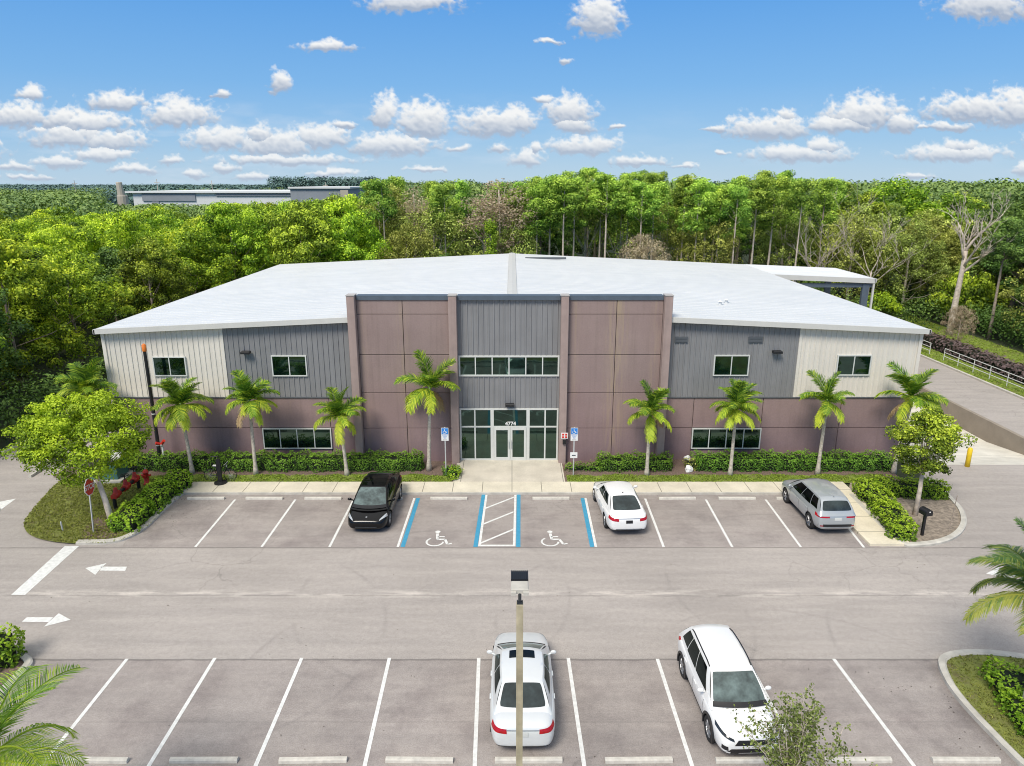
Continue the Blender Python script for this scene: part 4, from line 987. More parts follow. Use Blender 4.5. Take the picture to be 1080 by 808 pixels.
p = S4[3](0, .93); mb = MB(); mb.tube([p, p+Vector((0, .08, .08))], [.035, .012], 6); mb.build('roof_antenna', M['car_silver'], root4)
# black electric car
TES = [(0, .55, .50, .62, .30), (.05, .66, .58, .76, .24), (.25, .76, .68, .90, .20), (.65, .86, .76, .97, .19), (1.0, .94, .83, .99, .19), (1.35, .94, .90, 1.0, .19), (2.2, .94, .94, 1.0, .19), (3.2, .95, .96, 1.0, .19), (4.0, .99, .98, 1.0, .22), (4.4, 1.08, .98, .97, .25), (4.65, 1.04, .93, .88, .30), (4.75, .86, .78, .80, .36)]
def tes_decals(w, y0, L):
    out = []; e = y0+L
    for s in (-1, 1):
        out.append(('headlight', 'lamp_clear', [(s*w*.60, y0+.1, .62), (s*w*.96, y0+.45, .74), (s*w*.90, y0+.6, .82), (s*w*.62, y0+.2, .66)], (-s*.25, .8, -.6)))
        out.append(('taillight', 'lamp_red', [(s*w*.50, e, .88), (s*w*1.0, e-.25, .88), (s*w*.98, e-.25, .98), (s*w*.52, e, .95)], (-s*.35, -1, 0)))
    out.append(('lower_grille', 'lamp_dark', [(-w*.5, y0, .34), (w*.5, y0, .34), (w*.5, y0, .40), (-w*.5, y0, .40)], (0, 1, 0)))
    out.append(('emblem', 'rim', [(-.035, y0+.2, .75), (.035, y0+.2, .75), (.035, y0+.27, .77), (-.035, y0+.27, .77)], (0, .3, -1)))
    return out
tcab = dict(wl=(1.0, 1.0, .82), wu=(1.98, 1.49, .62), ru=(3.25, 1.49, .59), rl=(4.5, 1.10, .72), arch=.06, b=(.22, .12, .05, .06), rg=(.06, .98), rb=.9)
sp = dict(L=4.75, W=1.92, R=.36, wheels=(.90, 3.79), st=TES, cab=tcab, paint='car_black', decals=tes_decals, panes=[(.15, .46, .08, .88), (.48, .84, .10, .88)], seams=(1.5, 2.55, 3.5), handles=(2.3, 3.3), belt=.98, spokes=5)
root5, S5 = make_car('parked_electric_car', 'black car with a glass roof facing out of its space', 'car', sp, (-6.50, 31.15), math.radians(-1))
patch(S5[3], -.86, .86, .04, .96, 10, 10, .010).build('glass_roof', M['glass_dark'], root5, True)

# ------------------------------------------------------------------ street furniture
def handicap_sign(px, py, label, extra=False):
    x, y = U(px, py); r = empty('parking_sign', (x, y, .08), label, 'sign', 'wheelchair parking signs beside the entrance')
    mb = MB(); mb.box(-.03, .03, -.02, .02, 0, 2.75); mb.build('post', M['galv'], r)
    mb = MB(); mb.box(-.19, .19, -.045, -.025, 2.0, 2.72); mb.build('panel', M['sign_white'], r)
    pa = MB(); pa.box(-.17, .17, -.052, -.047, 2.36, 2.70); pl = pa.build('blue_panel', M['sign_blue'], r)
    s = MB(); 
    def sg(a, b, w=.03):
        a, b = Vector(a), Vector(b); d = (b-a).normalized(); n = Vector((-d.y, d.x))*w/2
        s.add([(q[0], -.056, q[1]) for q in ((a-n), (b-n), (b+n), (a+n))], [(0, 1, 2, 3)])
    arc = [(-.02+.075*math.cos(t), 2.48+.075*math.sin(t)) for t in [math.radians(v) for v in range(120, 370, 20)]]
    for a, b in zip(arc, arc[1:]): sg(a, b, .022)
    sg((-.02, 2.62), (0, 2.52)); sg((0, 2.52), (.06, 2.52)); sg((.06, 2.52), (.10, 2.44))
    s.box(-.035, -.0, -.057, -.053, 2.63, 2.665); s.build('wheelchair_emblem', M['sign_white'], pl)
    for txt, sz, z, mt in (('PARKING BY', .052, 2.30, 'sign_blue'), ('DISABLED', .052, 2.245, 'sign_blue'), ('PERMIT', .052, 2.19, 'sign_blue'), ('ONLY', .052, 2.135, 'sign_blue'), ('$250 FINE', .05, 2.05, 'black')):
        me = text_mesh(txt, sz, .001); me.materials.clear(); me.materials.append(M[mt]); me.transform(Matrix.Translation((0, -.0475, z)) @ Matrix.Rotation(math.pi/2, 4, 'X')); me.name = 'lettering'; link('lettering', me, r)
    if extra:
        e = MB(); e.box(-.19, .19, -.045, -.025, 1.02, 1.34); e.mat(1); e.box(-.10, .10, -.049, -.0455, 1.14, 1.20); e.build('lower_panel', [M['sign_white'], M['louvre']], r)
handicap_sign(470.5, 503, 'blue and white wheelchair parking sign left of the entrance')
handicap_sign(604.5, 503, 'wheelchair parking sign right of the entrance with a second white panel lower down', True)
# stop sign
x, y = U(99.5, 563); r = empty('stop_sign', (x, y, .07), 'leaning red stop sign on a thin pale post in the left island', 'sign', None, math.radians(82))
r.rotation_euler = (math.radians(0), math.radians(0), math.radians(92))
mb = MB(); mb.box(-.03, .03, 0, .04, 0, 2.5); mb.build('post', M['galv'], r)
def octa(rad, yy0, yy1):
    m_ = MB(); pts = [(rad*math.cos(math.radians(22.5+45*k)), rad*math.sin(math.radians(22.5+45*k))) for k in range(8)]
    m_.prism(pts, -yy1, -yy0); m_.v = [(x_, -z_, 2.14+y_) for x_, y_, z_ in m_.v]; return m_
bk = octa(.42, -.02, -.005); f0 = bk.build('plate_rim', M['sign_white'], r)
octa(.385, -.028, -.021).build('red_plate', M['red'], r)
me = text_mesh('STOP', .33, .002, .006); me.materials.clear(); me.materials.append(M['sign_white']); me.transform(Matrix.Translation((0, -.032, 2.135)) @ Matrix.Rotation(math.pi/2, 4, 'X')); me.name = 'lettering'; link('lettering', me, r)
for ch in r.children: ch.data.transform(Matrix.Rotation(math.radians(-8), 4, 'X') if False else Matrix.Rotation(math.radians(6), 4, 'Y'))
# lamp pole
x = W(548, 700, 12.6)[0]; r = empty('lamp_pole', (x, 12.6, .07), 'square weathered light pole with a finned floodlight, rising in front of the pearl sedan', 'street lamp')
ph = W(548, 636, 12.6)[1]-.07
mb = MB(); mb.bevbox(-.07, .07, -.07, .07, 0, ph, .01); mb.build('pole', M['pole_conc'], r)
mb = MB(); mb.box(-.06, .06, -.06, .06, ph, ph+.03); mb.tube([(0, 0, ph), (0, 0, ph+.22), (0, .05, ph+.32)], [.035, .035, .03], 8); mb.build('bracket', M['lamp_dark'], r)
hd = MB(); ang = math.radians(0)
hz = ph+.34
hd.bevbox(-.18, .18, -.02, .30, hz-.12, hz-.01, .02); hd.box(-.18, -.07, -.09, -.02, hz-.12, hz-.05); hd.box(.07, .18, -.09, -.02, hz-.12, hz-.05)
h_ = hd.build('lamp_head', M['kerb'], r)
fn = MB(); fn.box(-.18, .18, .31, .68, hz-.10, hz-.02)
for k in range(9): fx_ = -.165+.33*k/8; fn.box(fx_-.009, fx_+.009, .32, .67, hz-.019, hz+.015)
fn.build('heat_fins', M['black'], h_)
lg = MB(); lg.box(-.14, .14, .05, .60, hz-.14, hz-.121); lg.build('lens', M['lamp_clear'], h_)
# yellow bollard
x, y = U(1020, 492); r = empty('bollard', (x, y, 0), 'yellow steel bollard at the corner of the dock ramp', 'bollard')
mb = MB(); mb.sm = True; mb.tube([(0, 0, 0), (0, 0, 1.02), (0, 0, 1.10), (0, 0, 1.13)], [.13, .13, .09, .01], 16); mb.build('post', M['yellow'], r)
# mailbox
x, y = U(972, 566); r = empty('mailbox', (x, y, .07), 'black mailbox on a thin post in the right hand island', 'mailbox')
mb = MB(); mb.box(-.05, .05, -.05, .05, 0, 1.05); mb.build('post', M['black'], r)
mb = MB(); n_ = 10; w_, hh = .17, .15; prof = [(-w_, 1.03), (w_, 1.03), (w_, 1.03+hh)] + [(w_*math.cos(math.pi*k/n_), 1.03+hh+w_*.8*math.sin(math.pi*k/n_)) for k in range(1, n_)] + [(-w_, 1.03+hh)]
m = len(prof); mb.add([(x_, -.22, z_) for x_, z_ in prof] + [(x_, .22, z_) for x_, z_ in prof], [(i, (i+1) % m, m+(i+1) % m, m+i) for i in range(m)] + [tuple(range(m)), tuple(reversed(range(m, 2*m)))])
bx_ = mb.build('box', M['black'], r); bx_.rotation_euler.z = math.radians(12)
mb = MB(); mb.box(-.03, .03, -.235, -.222, 1.2, 1.25); h = mb.build('latch', M['sign_white'], bx_)
# thin stake
x, y = U(1000, 562); mb = MB(); mb.tube([(0, 0, 0), (.12, .02, 1.75)], .018, 6); o = mb.build('garden_stake', M['bark'], None, loc=(x, y, .07)); tag(o, 'thin brown stake standing in the bare soil of the right hand island', 'stake')
# little grey pipe in the left island grass
x, y = U(66.5, 561); mb = MB(); mb.tube([(0, 0, 0), (-.02, 0, .42), (-.02, 0, .45)], [.035, .035, .01], 8); o = mb.build('marker_pipe', M['galv'], None, loc=(x, y, .07)); tag(o, 'short pale pipe sticking out of the grass left of the stop sign', 'pipe')
# fire hydrant
x, y = U(155.5, 512); r = empty('fire_hydrant', (x, y, .07), 'red fire hydrant between the clipped hedge and the valve units', 'hydrant')
mb = MB(); mb.sm = True; mb.tube([(0, 0, 0), (0, 0, .06), (0, 0, .07), (0, 0, .62), (0, 0, .66), (0, 0, .68), (0, 0, .78), (0, 0, .84)], [.17, .17, .12, .12, .16, .15, .11, .02], 14); mb.build('barrel', M['red'], r)
mb = MB(); mb.tube([(-.24, 0, .5), (.24, 0, .5)], .06, 10); mb.tube([(0, 0, .48), (0, -.22, .48)], .08, 10); mb.build('nozzle', M['red'], r)
mb = MB(); mb.tube([(0, 0, .83), (0, 0, .92)], .03, 6); mb.build('operating_nut', M['galv'], r)
# backflow valves
pa, pb = Vector((*U(123.5, 537), 0)), Vector((*U(146, 517.5), 0)); d = (pb-pa); Lp = d.length; rz_ = math.atan2(d.y, d.x)
r = empty('backflow_preventer', (pa.x, pa.y, .07), 'row of red fire main valves on black pipe beside the left hedge', 'valve assembly', None, rz_)
mb = MB(); mb.sm = True; zc_ = .62
mb.tube([(-.1, 0, -.05), (-.1, 0, zc_-.12), (0, 0, zc_), (Lp, 0, zc_), (Lp+.1, 0, zc_-.12), (Lp+.1, 0, -.05)], .085, 12); mb.build('pipe', M['black'], r, False)
for k, xx in enumerate((.12, Lp*.5, Lp*.93)):
    mb = MB(); mb.sm = True; mb.tube([(xx-.26, 0, zc_), (xx-.25, 0, zc_), (xx-.22, 0, zc_), (xx-.1, 0, zc_), (xx+.1, 0, zc_), (xx+.22, 0, zc_), (xx+.25, 0, zc_), (xx+.26, 0, zc_)], [.0, .15, .10, .165, .165, .10, .15, .0], 14)
    mb.tube([(xx, 0, zc_+.1), (xx, 0, zc_+.38)], [.14, .07], 10); v_ = mb.build('valve_body', M['red'], r, False)
    if k:
        mb = MB(); mb.tube([(xx, 0, zc_+.36), (xx, 0, zc_+.62)], .025, 6); mb.tube([(xx+.19*math.cos(a), .19*math.sin(a), zc_+.62) for a in [math.pi*q/8 for q in range(17)]], .022, 5)
        for a in (0, math.pi/2): mb.tube([(xx-.19*math.cos(a), -.19*math.sin(a), zc_+.62), (xx+.19*math.cos(a), .19*math.sin(a), zc_+.62)], .014, 5)
        mb.build('hand_wheel', M['black'], v_)
# fire department connection by the wall
x, z = W(173, 470, 36.9); r = empty('fire_connection', (x, 36.7, .07), 'white standpipe with a red twin inlet against the mauve wall', 'fire connection')
mb = MB(); mb.tube([(0, 0, 0), (0, 0, 1.15), (.02, -.12, 1.3)], .06, 10); mb.build('standpipe', M['sign_white'], r)
mb = MB(); mb.tube([(0, -.05, 1.28), (-.22, -.22, 1.42)], [.075, .085], 10); mb.tube([(0, -.05, 1.28), (.24, -.2, 1.55)], [.075, .085], 10); mb.build('twin_inlet', M['red'], r)
# tall dark mast
x, z = W(168, 478, 36.6); zt2 = W(153, 366, 36.6)[1]
r = empty('dark_mast', (x, 36.6, 0), 'tall black pole with an orange cap in front of the cream siding', 'pole')
mb = MB(); mb.tube([(0, 0, 0), (0, 0, zt2-.25)], [.10, .085], 12); mb.build('pole', M['black'], r)
mb = MB(); mb.sm = True; mb.tube([(0, 0, zt2-.25), (0, 0, zt2-.2), (0, 0, zt2+.1), (0, 0, zt2+.18)], [.09, .11, .11, .04], 12); mb.build('cap', M['orange'], r)
for zz in (1.3, 3.1):
    mb = MB(); mb.tube([(0, 0, zz), (0, 0, zz+.07)], .11, 12); mb.build('band', M['galv'], r)
# utility cabinet
x, y = U(116, 505); r = empty('utility_cabinet', (x, y, .07), 'green utility cabinet with a pale lid under the yellow green tree', 'utility box')
mb = MB(); mb.box(-1.0, 1.0, -.8, .8, 0, .12); mb.build('pad', M['kerb'], r)
mb = MB(); mb.bevbox(-.75, .75, -.55, .55, .12, 1.15, .04); mb.build('cabinet', simple('cabinet_green', (.06, .16, .14), .5), r)
mb = MB(); mb.bevbox(-.80, .80, -.60, .60, 1.15, 1.24, .03); mb.build('lid', M['alu'], r)
# bicycle repair stand and bicycle
x, y = U(233, 511.5)
r = empty('repair_stand', (x, y, .105), 'black bicycle repair stand on a round base at the edge of the sidewalk', 'repair stand')
mb = MB(); mb.sm = False; mb.tube([(0, 0, 0), (0, 0, .07), (0, 0, .12)], [.32, .32, .12], 18); mb.build('base', M['black'], r)
mb = MB(); mb.box(-.10, .10, -.07, .07, .08, 1.35); mb.build('column', M['black'], r)
mb = MB(); mb.tube([(0, 0, 1.3), (0, 0, 1.5), (-.35, -.02, 1.48)], .035, 8); mb.build('arm', M['black'], r)
r = empty('bicycle', (x-.1, y+.30, .085), 'bicycle leaning behind the black repair stand', 'bicycle')
for wx in (-.52, .52):
    mb = MB(); mb.tube([(wx+.33*math.cos(a), 0, .34+.33*math.sin(a)) for a in [2*math.pi*k/20 for k in range(21)]], .02, 5); w_ = mb.build('wheel', M['rubber'], r)
    mb = MB()
    for k in range(10): a = math.pi*k/10; mb.tube([(wx-.32*math.cos(a), 0, .34-.32*math.sin(a)), (wx+.32*math.cos(a), 0, .34+.32*math.sin(a))], .004, 3)
    mb.build('spokes', M['galv'], w_)
mb = MB(); P_ = dict(bb=(-.05, 0, .30), st=(-.20, 0, .82), hd=(.38, 0, .80), rw=(-.52, 0, .34), fw=(.52, 0, .34))
for a, b in (('bb', 'st'), ('st', 'hd'), ('hd', 'bb'), ('bb', 'rw'), ('rw', 'st'), ('hd', 'fw')): mb.tube([P_[a], P_[b]], .018, 6)
mb.build('frame', M['lamp_dark'], r)
mb = MB(); mb.bevbox(-.33, -.09, -.06, .06, .86, .92, .02); mb.tube([(-.2, 0, .8), (-.21, 0, .88)], .014, 5); mb.build('saddle', M['alu'], r)
mb = MB(); mb.tube([(.38, 0, .8), (.36, 0, 1.0)], .014, 5); mb.tube([(.36, -.26, 1.0), (.36, .26, 1.0)], .014, 5); mb.build('handlebar', M['galv'], r)
# little white stones by the hedge
for k, (px, py, s) in enumerate(((724, 491, .17), (726, 498.5, .22))):
    x, y = U(px, py); g = bmesh.new(); bmesh.ops.create_icosphere(g, subdivisions=2, radius=s)
    rr = random.Random(k)
    for v in g.verts: v.co *= rr.uniform(.75, 1.15)
    me = bpy.data.meshes.new('stone'); g.to_mesh(me); g.free(); me.materials.append(M['sign_white'])
    tag(link('stone', me, None, (x, y, .2+(.25 if k == 0 else 0))), 'white rock in the gap of the hedge' if k else 'white lump standing just above the other rock in the hedge gap', 'rock')
# railing of the right hand road
def railing(y0, y1, label):
    x = 38.2; r = empty('guard_rail', (x, y0, .06), label, 'railing', 'white pipe railings along the right hand road')
    n_ = max(2, round((y1-y0)/2.1)); 
    for k in range(n_+1):
        yy = (y1-y0)*k/n_; mb = MB(); mb.tube([(0, yy, 0), (0, yy, 1.08)], .035, 6); mb.build('post', M['alu'], r)
    for z in (.38, .72, 1.08): mb = MB(); mb.tube([(0, 0, z), (0, y1-y0, z)], .032, 6); mb.build('rail', M['alu'], r)
railing(36, 61.0, 'near long section of white pipe railing along the right hand road'); railing(63.2, 90, 'far section of white pipe railing, mostly hidden by the building corner')
# far warehouse, silo and masts
def far_box(r, name, x0, x1, y0, y1, z0, z1, m): mb = MB(); mb.box(x0-r.location.x, x1-r.location.x, y0-r.location.y, y1-r.location.y, z0, z1); return mb.build(name, m, r)
YF = 240.0
r = empty('distant_warehouse', (-110, YF, 0), 'long low grey and white warehouse beyond the trees at upper left', 'warehouse')
def zpix(py, Y): return W(540, py, Y)[1]
xa, xb, xc = W(140, 205, YF)[0], W(228, 205, YF)[0], W(352, 203, YF)[0]
far_box(r, 'wall', xa, xc, YF, YF+55, 0, zpix(203.6, YF), M['far_white'])
far_box(r, 'roof', xa-2, xc, YF-1, YF+56, zpix(203.6, YF)+.02, zpix(201.8, YF), M['far_white'])
far_box(r, 'cladding', W(150, 205, YF)[0], W(206, 205, YF)[0], YF-.4, YF-.05, zpix(212, YF), zpix(204.2, YF), M['far_grey'])
far_box(r, 'cladding', W(228, 205, YF)[0], xc-.2, YF-.4, YF-.05, zpix(206.8, YF), zpix(204.2, YF), M['far_grey'])
far_box(r, 'loading_door', W(160, 205, YF)[0], W(167, 205, YF)[0], YF-.3, YF-.02, 0, zpix(212.5, YF), M['far_grey'])
Y2 = 225.0; r = empty('distant_warehouse', (-55, Y2, 0), 'taller dark sided warehouse hall with a white roof edge beyond the trees', 'warehouse')
xd, xe = W(306, 200, Y2)[0], W(368, 200, Y2)[0]
far_box(r, 'wall', xd, xe, Y2, Y2+40, 0, zpix(199, Y2), M['far_grey']); far_box(r, 'roof', xd-.5, xe+.5, Y2-.6, Y2+41, zpix(199, Y2)+.02, zpix(197.2, Y2), M['far_white'])
far_box(r, 'door_surround', xe-2.6, xe-.2, Y2-.4, Y2-.05, 0, zpix(200.5, Y2), M['far_tan'])
r = empty('concrete_tower', (W(128, 200, 190)[0], 190, 0), 'tan concrete tower standing left of the distant warehouse', 'tower')
mb = MB(); mb.tube([(0, 0, 0), (0, 0, zpix(207, 190)), (0, 0, zpix(206, 190))], [1.3, 1.3, 1.2], 12); mb.build('base', M['far_tan'], r)
mb = MB(); mb.tube([(-.1, 0, 8), (-.4, 0, zpix(192.5, 190)), (-.4, 0, zpix(192, 190))], [.95, .75, .5], 10); mb.build('shaft', M['far_tan'], r)
for k, (px, py) in enumerate(((78, 190), (165, 189), (223, 190.5), (343, 192))):
    Y = 260; x, z = W(px, py, Y); mb = MB(); mb.tube([(0, 0, 0), (0, 0, z)], [.16, .10], 6); mb.box(-.9, .9, -.08, .08, z-1.2, z-1.05)
    tag(mb.build('utility_pole', M['far_tan'], None, loc=(x, Y, 0)), ['thin utility pole far left on the horizon', 'utility pole above the left end of the far warehouse', 'utility pole above the middle of the far warehouse', 'utility pole beside the taller far hall'][k], 'utility pole')
# ------------------------------------------------------------------ foliage tools
def unit(n, rng):
    d = rng.normal(size=(n, 3)); return d / np.linalg.norm(d, axis=1, keepdims=True)
def clump_leaves(rng, C, R, per, leaf, squash=.75, upb=.35, tint0=None, hole=0.0):
    """leaves on the skin of each clump (C centres, R radii)"""
    n = len(C); idx = np.repeat(np.arange(n), per); m = len(idx)
    d = unit(m, rng); d[:, 2] = d[:, 2]*.9 + upb*rng.random(m); d /= np.linalg.norm(d, axis=1, keepdims=True)
    rr = R[idx]*(.62 + .42*rng.random(m)); P = C[idx] + d*rr[:, None]*np.array([1, 1, squash])
    Nn = d*1.0 + unit(m, rng)*.75 + np.array([0, 0, .35])
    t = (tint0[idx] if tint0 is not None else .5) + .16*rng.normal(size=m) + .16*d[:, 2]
    return leaf_quads(rng, P, Nn, leaf), t
def crown_ellipsoid(rng, H_, R_, zb, nc, cr, shell=.55, flat=1.0):
    d = unit(nc, rng); d[:, 2] = np.abs(d[:, 2])*np.where(rng.random(nc) < .78, 1, -1)
    r = shell + (1-shell)*rng.random(nc)**.6; zc = zb + (H_-zb)*.42
    lump = 1 + .16*np.sin(3*np.arctan2(d[:, 1], d[:, 0]) + rng.random()*6) + .10*rng.normal(size=nc)
    C = np.stack([d[:, 0]*R_*r*lump, d[:, 1]*R_*r*lump, zc + np.where(d[:, 2] > 0, (H_-zc)*d[:, 2], (zc-zb)*d[:, 2])*r*flat], 1)
    return C, cr*(.7+.6*rng.random(nc))
def limbs(rng, C, h0, h1, r0, k=9, lean=(0, 0), seg=6, top=None, att=.55):
    """tapered trunk with limbs reaching some of the clump centres"""
    mb = MB(); mb.sm = True; top = top or h1; pts = []
    for i in range(seg+1):
        t = i/seg; pts.append((lean[0]*t + .12*r0*8*math.sin(3*t+r0)*t, lean[1]*t, top*t))
    mb.tube(pts, [r0*(1.25 if i == 0 else 1)*(1-.75*i/seg) for i in range(seg+1)], 8)
    sel = rng.permutation(len(C))[:k]
    for j in sel:
        c = Vector(C[j]); t = min(.95, max(.15, (c.z*att)/top)); i = t*seg; i0 = int(i); a = Vector(pts[i0]).lerp(Vector(pts[min(seg, i0+1)]), i-i0)
        mid = a.lerp(c, .5) + Vector((0, 0, -.06*(c-a).length)); rr = r0*(1-.7*t)*.34
        mb.tube([a, mid, c], [rr, rr*.6, rr*.2], 5)
    return mb
protos = {}
def proto(kind, H_, R_, crown_fn, seed, mat, bark='bark', k=9, r0=.2, h1=None, lean=(0, 0)):
    rng = np.random.default_rng(seed); Q, t, C = crown_fn(rng)
    me = quads_mesh('crown', Q, t, M[mat])
    tb = limbs(rng, C, 0, h1 or H_*.8, r0, k, lean, att=.9 if 'pine' in kind else .6); o = tb.build('trunk', M[bark]); tm = o.data; bpy.data.objects.remove(o)
    protos.setdefault(kind, []).append((me, tm, H_, R_))
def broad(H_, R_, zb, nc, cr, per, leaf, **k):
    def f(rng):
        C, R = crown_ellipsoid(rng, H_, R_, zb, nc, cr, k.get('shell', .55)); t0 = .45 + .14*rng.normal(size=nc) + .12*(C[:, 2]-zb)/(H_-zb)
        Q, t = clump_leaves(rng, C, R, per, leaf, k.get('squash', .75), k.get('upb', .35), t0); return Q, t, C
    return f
def pine(H_, R_, zb, nb, leaf):
    def f(rng):
        z = zb + (H_-zb)*rng.random(nb)**.8; a = rng.random(nb)*6.283; tz = (z-zb)/(H_-zb)
        rad = R_*(1-.55*tz**1.6)*(.25+.75*rng.random(nb)**.6)*np.where(tz < .15, .8, 1)
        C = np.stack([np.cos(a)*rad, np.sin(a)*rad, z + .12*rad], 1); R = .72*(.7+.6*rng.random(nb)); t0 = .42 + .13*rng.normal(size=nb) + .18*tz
        Q, t = clump_leaves(rng, C, R, 150, leaf, .72, .5, t0); return Q, t, C
    return f
def sparse_tree(H_, R_, zb, nc, cr, per, leaf): return broad(H_, R_, zb, nc, cr, per, leaf, shell=.35, squash=1.0, upb=.1)
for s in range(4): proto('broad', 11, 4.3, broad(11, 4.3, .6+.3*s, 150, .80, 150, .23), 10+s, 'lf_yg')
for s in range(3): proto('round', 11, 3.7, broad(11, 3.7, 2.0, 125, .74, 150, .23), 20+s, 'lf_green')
for s in range(3): proto('pine', 16, 2.7, pine(16, 1.95, 9.8-1.3*s, 60, .20), 30+s, 'lf_pine', k=22, r0=.19, h1=15.4)
for s in range(2): proto('olive', 11, 4.6, broad(11, 4.6, 1.0, 150, .75, 90, .20, shell=.45, squash=.9), 40+s, 'lf_olive', k=12, r0=.22, bark='bark_pale')
for s in range(2): proto('twiggy', 15, 2.4, sparse_tree(15, 2.6, 6.5, 110, .8, 55, .19), 50+s, 'lf_tan', k=22, r0=.17, h1=14, bark='bark_pale')
proto('slim', 14, 2.0, broad(14, 2.0, 3.5, 95, .62, 120, .20), 60, 'lf_green', k=14, r0=.15, h1=13); proto('slim', 14, 2.2, broad(14, 2.2, 6.5, 80, .62, 120, .20), 61, 'lf_green', k=18, r0=.15, h1=13)
proto('bush', 3, 2.0, broad(3.2, 2.0, .1, 55, .6, 90, .22), 70, 'lf_green', k=3, r0=.06); proto('bush', 3, 2.2, broad(3.0, 2.2, .1, 60, .6, 90, .22), 71, 'lf_green', k=3, r0=.06)

used = {}
def plant_tree(kind, x, y, h, label, group, mat=None, wide=1.0, name='tree', cat='tree', rng=random, v=None):
    ps = protos[kind]; me, tm, H_, R_ = ps[rng.randrange(len(ps)) if v is None else v % len(ps)]
    s = h/H_; r = link(name, None, None, (x, y, -.02), rng.uniform(0, 6.283)); r.scale = (s*wide, s*wide, s); r.empty_display_size = .3
    tag(r, label, cat, group)
    t = link('trunk', tm, r); c = link('crown', me, r)
    if mat: c.material_slots[0].link = 'OBJECT'; c.material_slots[0].material = M[mat]
    return r

# skyline of the woods (photo x -> photo y of the highest leaf)
SKY = [(-200, 214), (0, 216), (100, 213), (140, 217), (250, 216), (300, 214), (345, 212), (372, 203), (400, 190), (440, 188), (490, 194), (530, 188), (560, 189), (590, 187), (620, 181), (660, 186), (720, 186), (760, 190), (800, 187), (850, 185), (882, 187), (905, 194), (930, 193), (950, 189), (975, 194), (1000, 205), (1040, 203), (1080, 203), (1300, 204)]
def skyline(px):
    for (a, ya), (b, yb) in zip(SKY, SKY[1:]):
        if a <= px <= b: return ya+(yb-ya)*(px-a)/(b-a)
    return 205
def to_px(x, y, z):
    zc = y*CT + (H-z)*ST; yc = -(y*ST) + (H-z)*CT   # camera space down
    return 540 + F*x/zc, 404 + F*yc/zc
def max_h(x, y, slack=0):
    px, _ = to_px(x, y, 12); return W(px, skyline(px)+slack, y)[1]
rf_ = random.Random(5); spots = []
def scatter(x0, x1, y0, y1, d, n, ok=lambda x, y: True):
    out = []
    for _ in range(n):
        x, y = rf_.uniform(x0, x1), rf_.uniform(y0, y1)
        if not ok(x, y): continue
        if all((x-a)**2+(y-b)**2 > (d*.5+dd*.5)**2 for a, b, dd in spots): spots.append((x, y, d)); out.append((x, y))
    return out
reserve = []
def special(kind, px, ytop, Y, label, mat=None, wide=1.0, name='tree', group=None, v=0, cat='tree', d=3.5):
    x, z = W(px, ytop, Y); spots.append((x, Y, d)); return plant_tree(kind, x, Y, z, label, group, mat, wide, name, cat, rf_, v)
# ones that stand out in the photo
special('olive', 457, 215, 84, 'broad olive green tree with pale twigs just behind the left half of the roof', 'lf_olive', 1.05, d=8)
special('olive', 428, 236, 79.5, 'smaller olive tree at the left foot of the broad olive one', 'lf_olive', .8, 'tree', d=5)
special('twiggy', 398, 196, 86, 'thin greyish tree with few leaves left of the broad olive tree', 'lf_olive', 1.0)
special('slim', 411, 192, 88, 'tall narrow pale green tree between the thin grey one and the broad olive tree', 'lf_olive', .8)
special('twiggy', 436, 196, 92, 'leafless looking grey tree rising behind the broad olive tree', 'lf_tan', 1.1, v=1)
special('twiggy', 526, 190, 84, 'tall grey twiggy tree just right of the vine covered column', 'lf_tan', 1.55)
special('olive', 541, 228, 83, 'low olive tree just right of the twiggy grey tree', 'lf_olive', .7, d=4)
special('twiggy', 620, 186, 86, 'pale thin tree with a bare trunk left of the centre of the pines', 'lf_olive', 1.0)
special('twiggy', 706, 200, 87, 'nearly bare grey pine snag above the right half of the roof', 'lf_olive', .8, v=1)
special('twiggy', 657, 196, 85, 'sparse tree with a tall bare trunk above the right roof half', 'lf_pine', 1.1, v=1)
special('olive', 745, 224, 84, 'pinkish olive tree with bleached twigs behind the right half of the roof', 'lf_olive', .9, v=1, d=7)
special('olive', 680, 246, 80, 'low tan and olive thicket tree close behind the roof', 'lf_tan', .75, d=4)
special('olive', 832, 214, 88, 'rounded olive tree left of the forked bare tree', 'lf_olive', .8, v=1, d=5)
special('round', 945, 190, 98, 'big domed golden green tree crown high at the right', 'lf_yg', 1.1, d=8)
special('olive', 905, 225, 84, 'olive tree right of the dock canopy with bleached branches', 'lf_olive', .9, d=6)
special('olive', 965, 235, 82, 'dense olive tree between the golden crown and the big dead tree', 'lf_olive', .95, v=1, d=7)
special('round', 985, 222, 90, 'mid green tree left of the big dead tree', 'lf_olive', 1.0)
special('pine', 1066, 232, 70, 'dark green pine at the right edge in front of the others', 'lf_dark', 1.3, name='pine_tree', d=6)
special('pine', 228, 232, 96, 'tall pine with a visible grey trunk above the left roof slope', 'lf_pine', 1.7, name='pine_tree', v=2, d=7)
special('round', 112, 262, 70, 'dark rounded pine crown in the yellow green woods at left', 'lf_dark', 1.25, v=1, d=8)
special('broad', 48, 300, 62, 'large pale yellow green tree at the left edge of the woods', 'lf_yg', 1.0, d=8)
x, z = W(932, 312, 76); spots.append((x, 76, 4)); plant_tree('bush', x, 76, z, 'bright yellow green bush beyond the dock canopy', None, 'lf_street', .8, 'bush', 'bush', rf_)
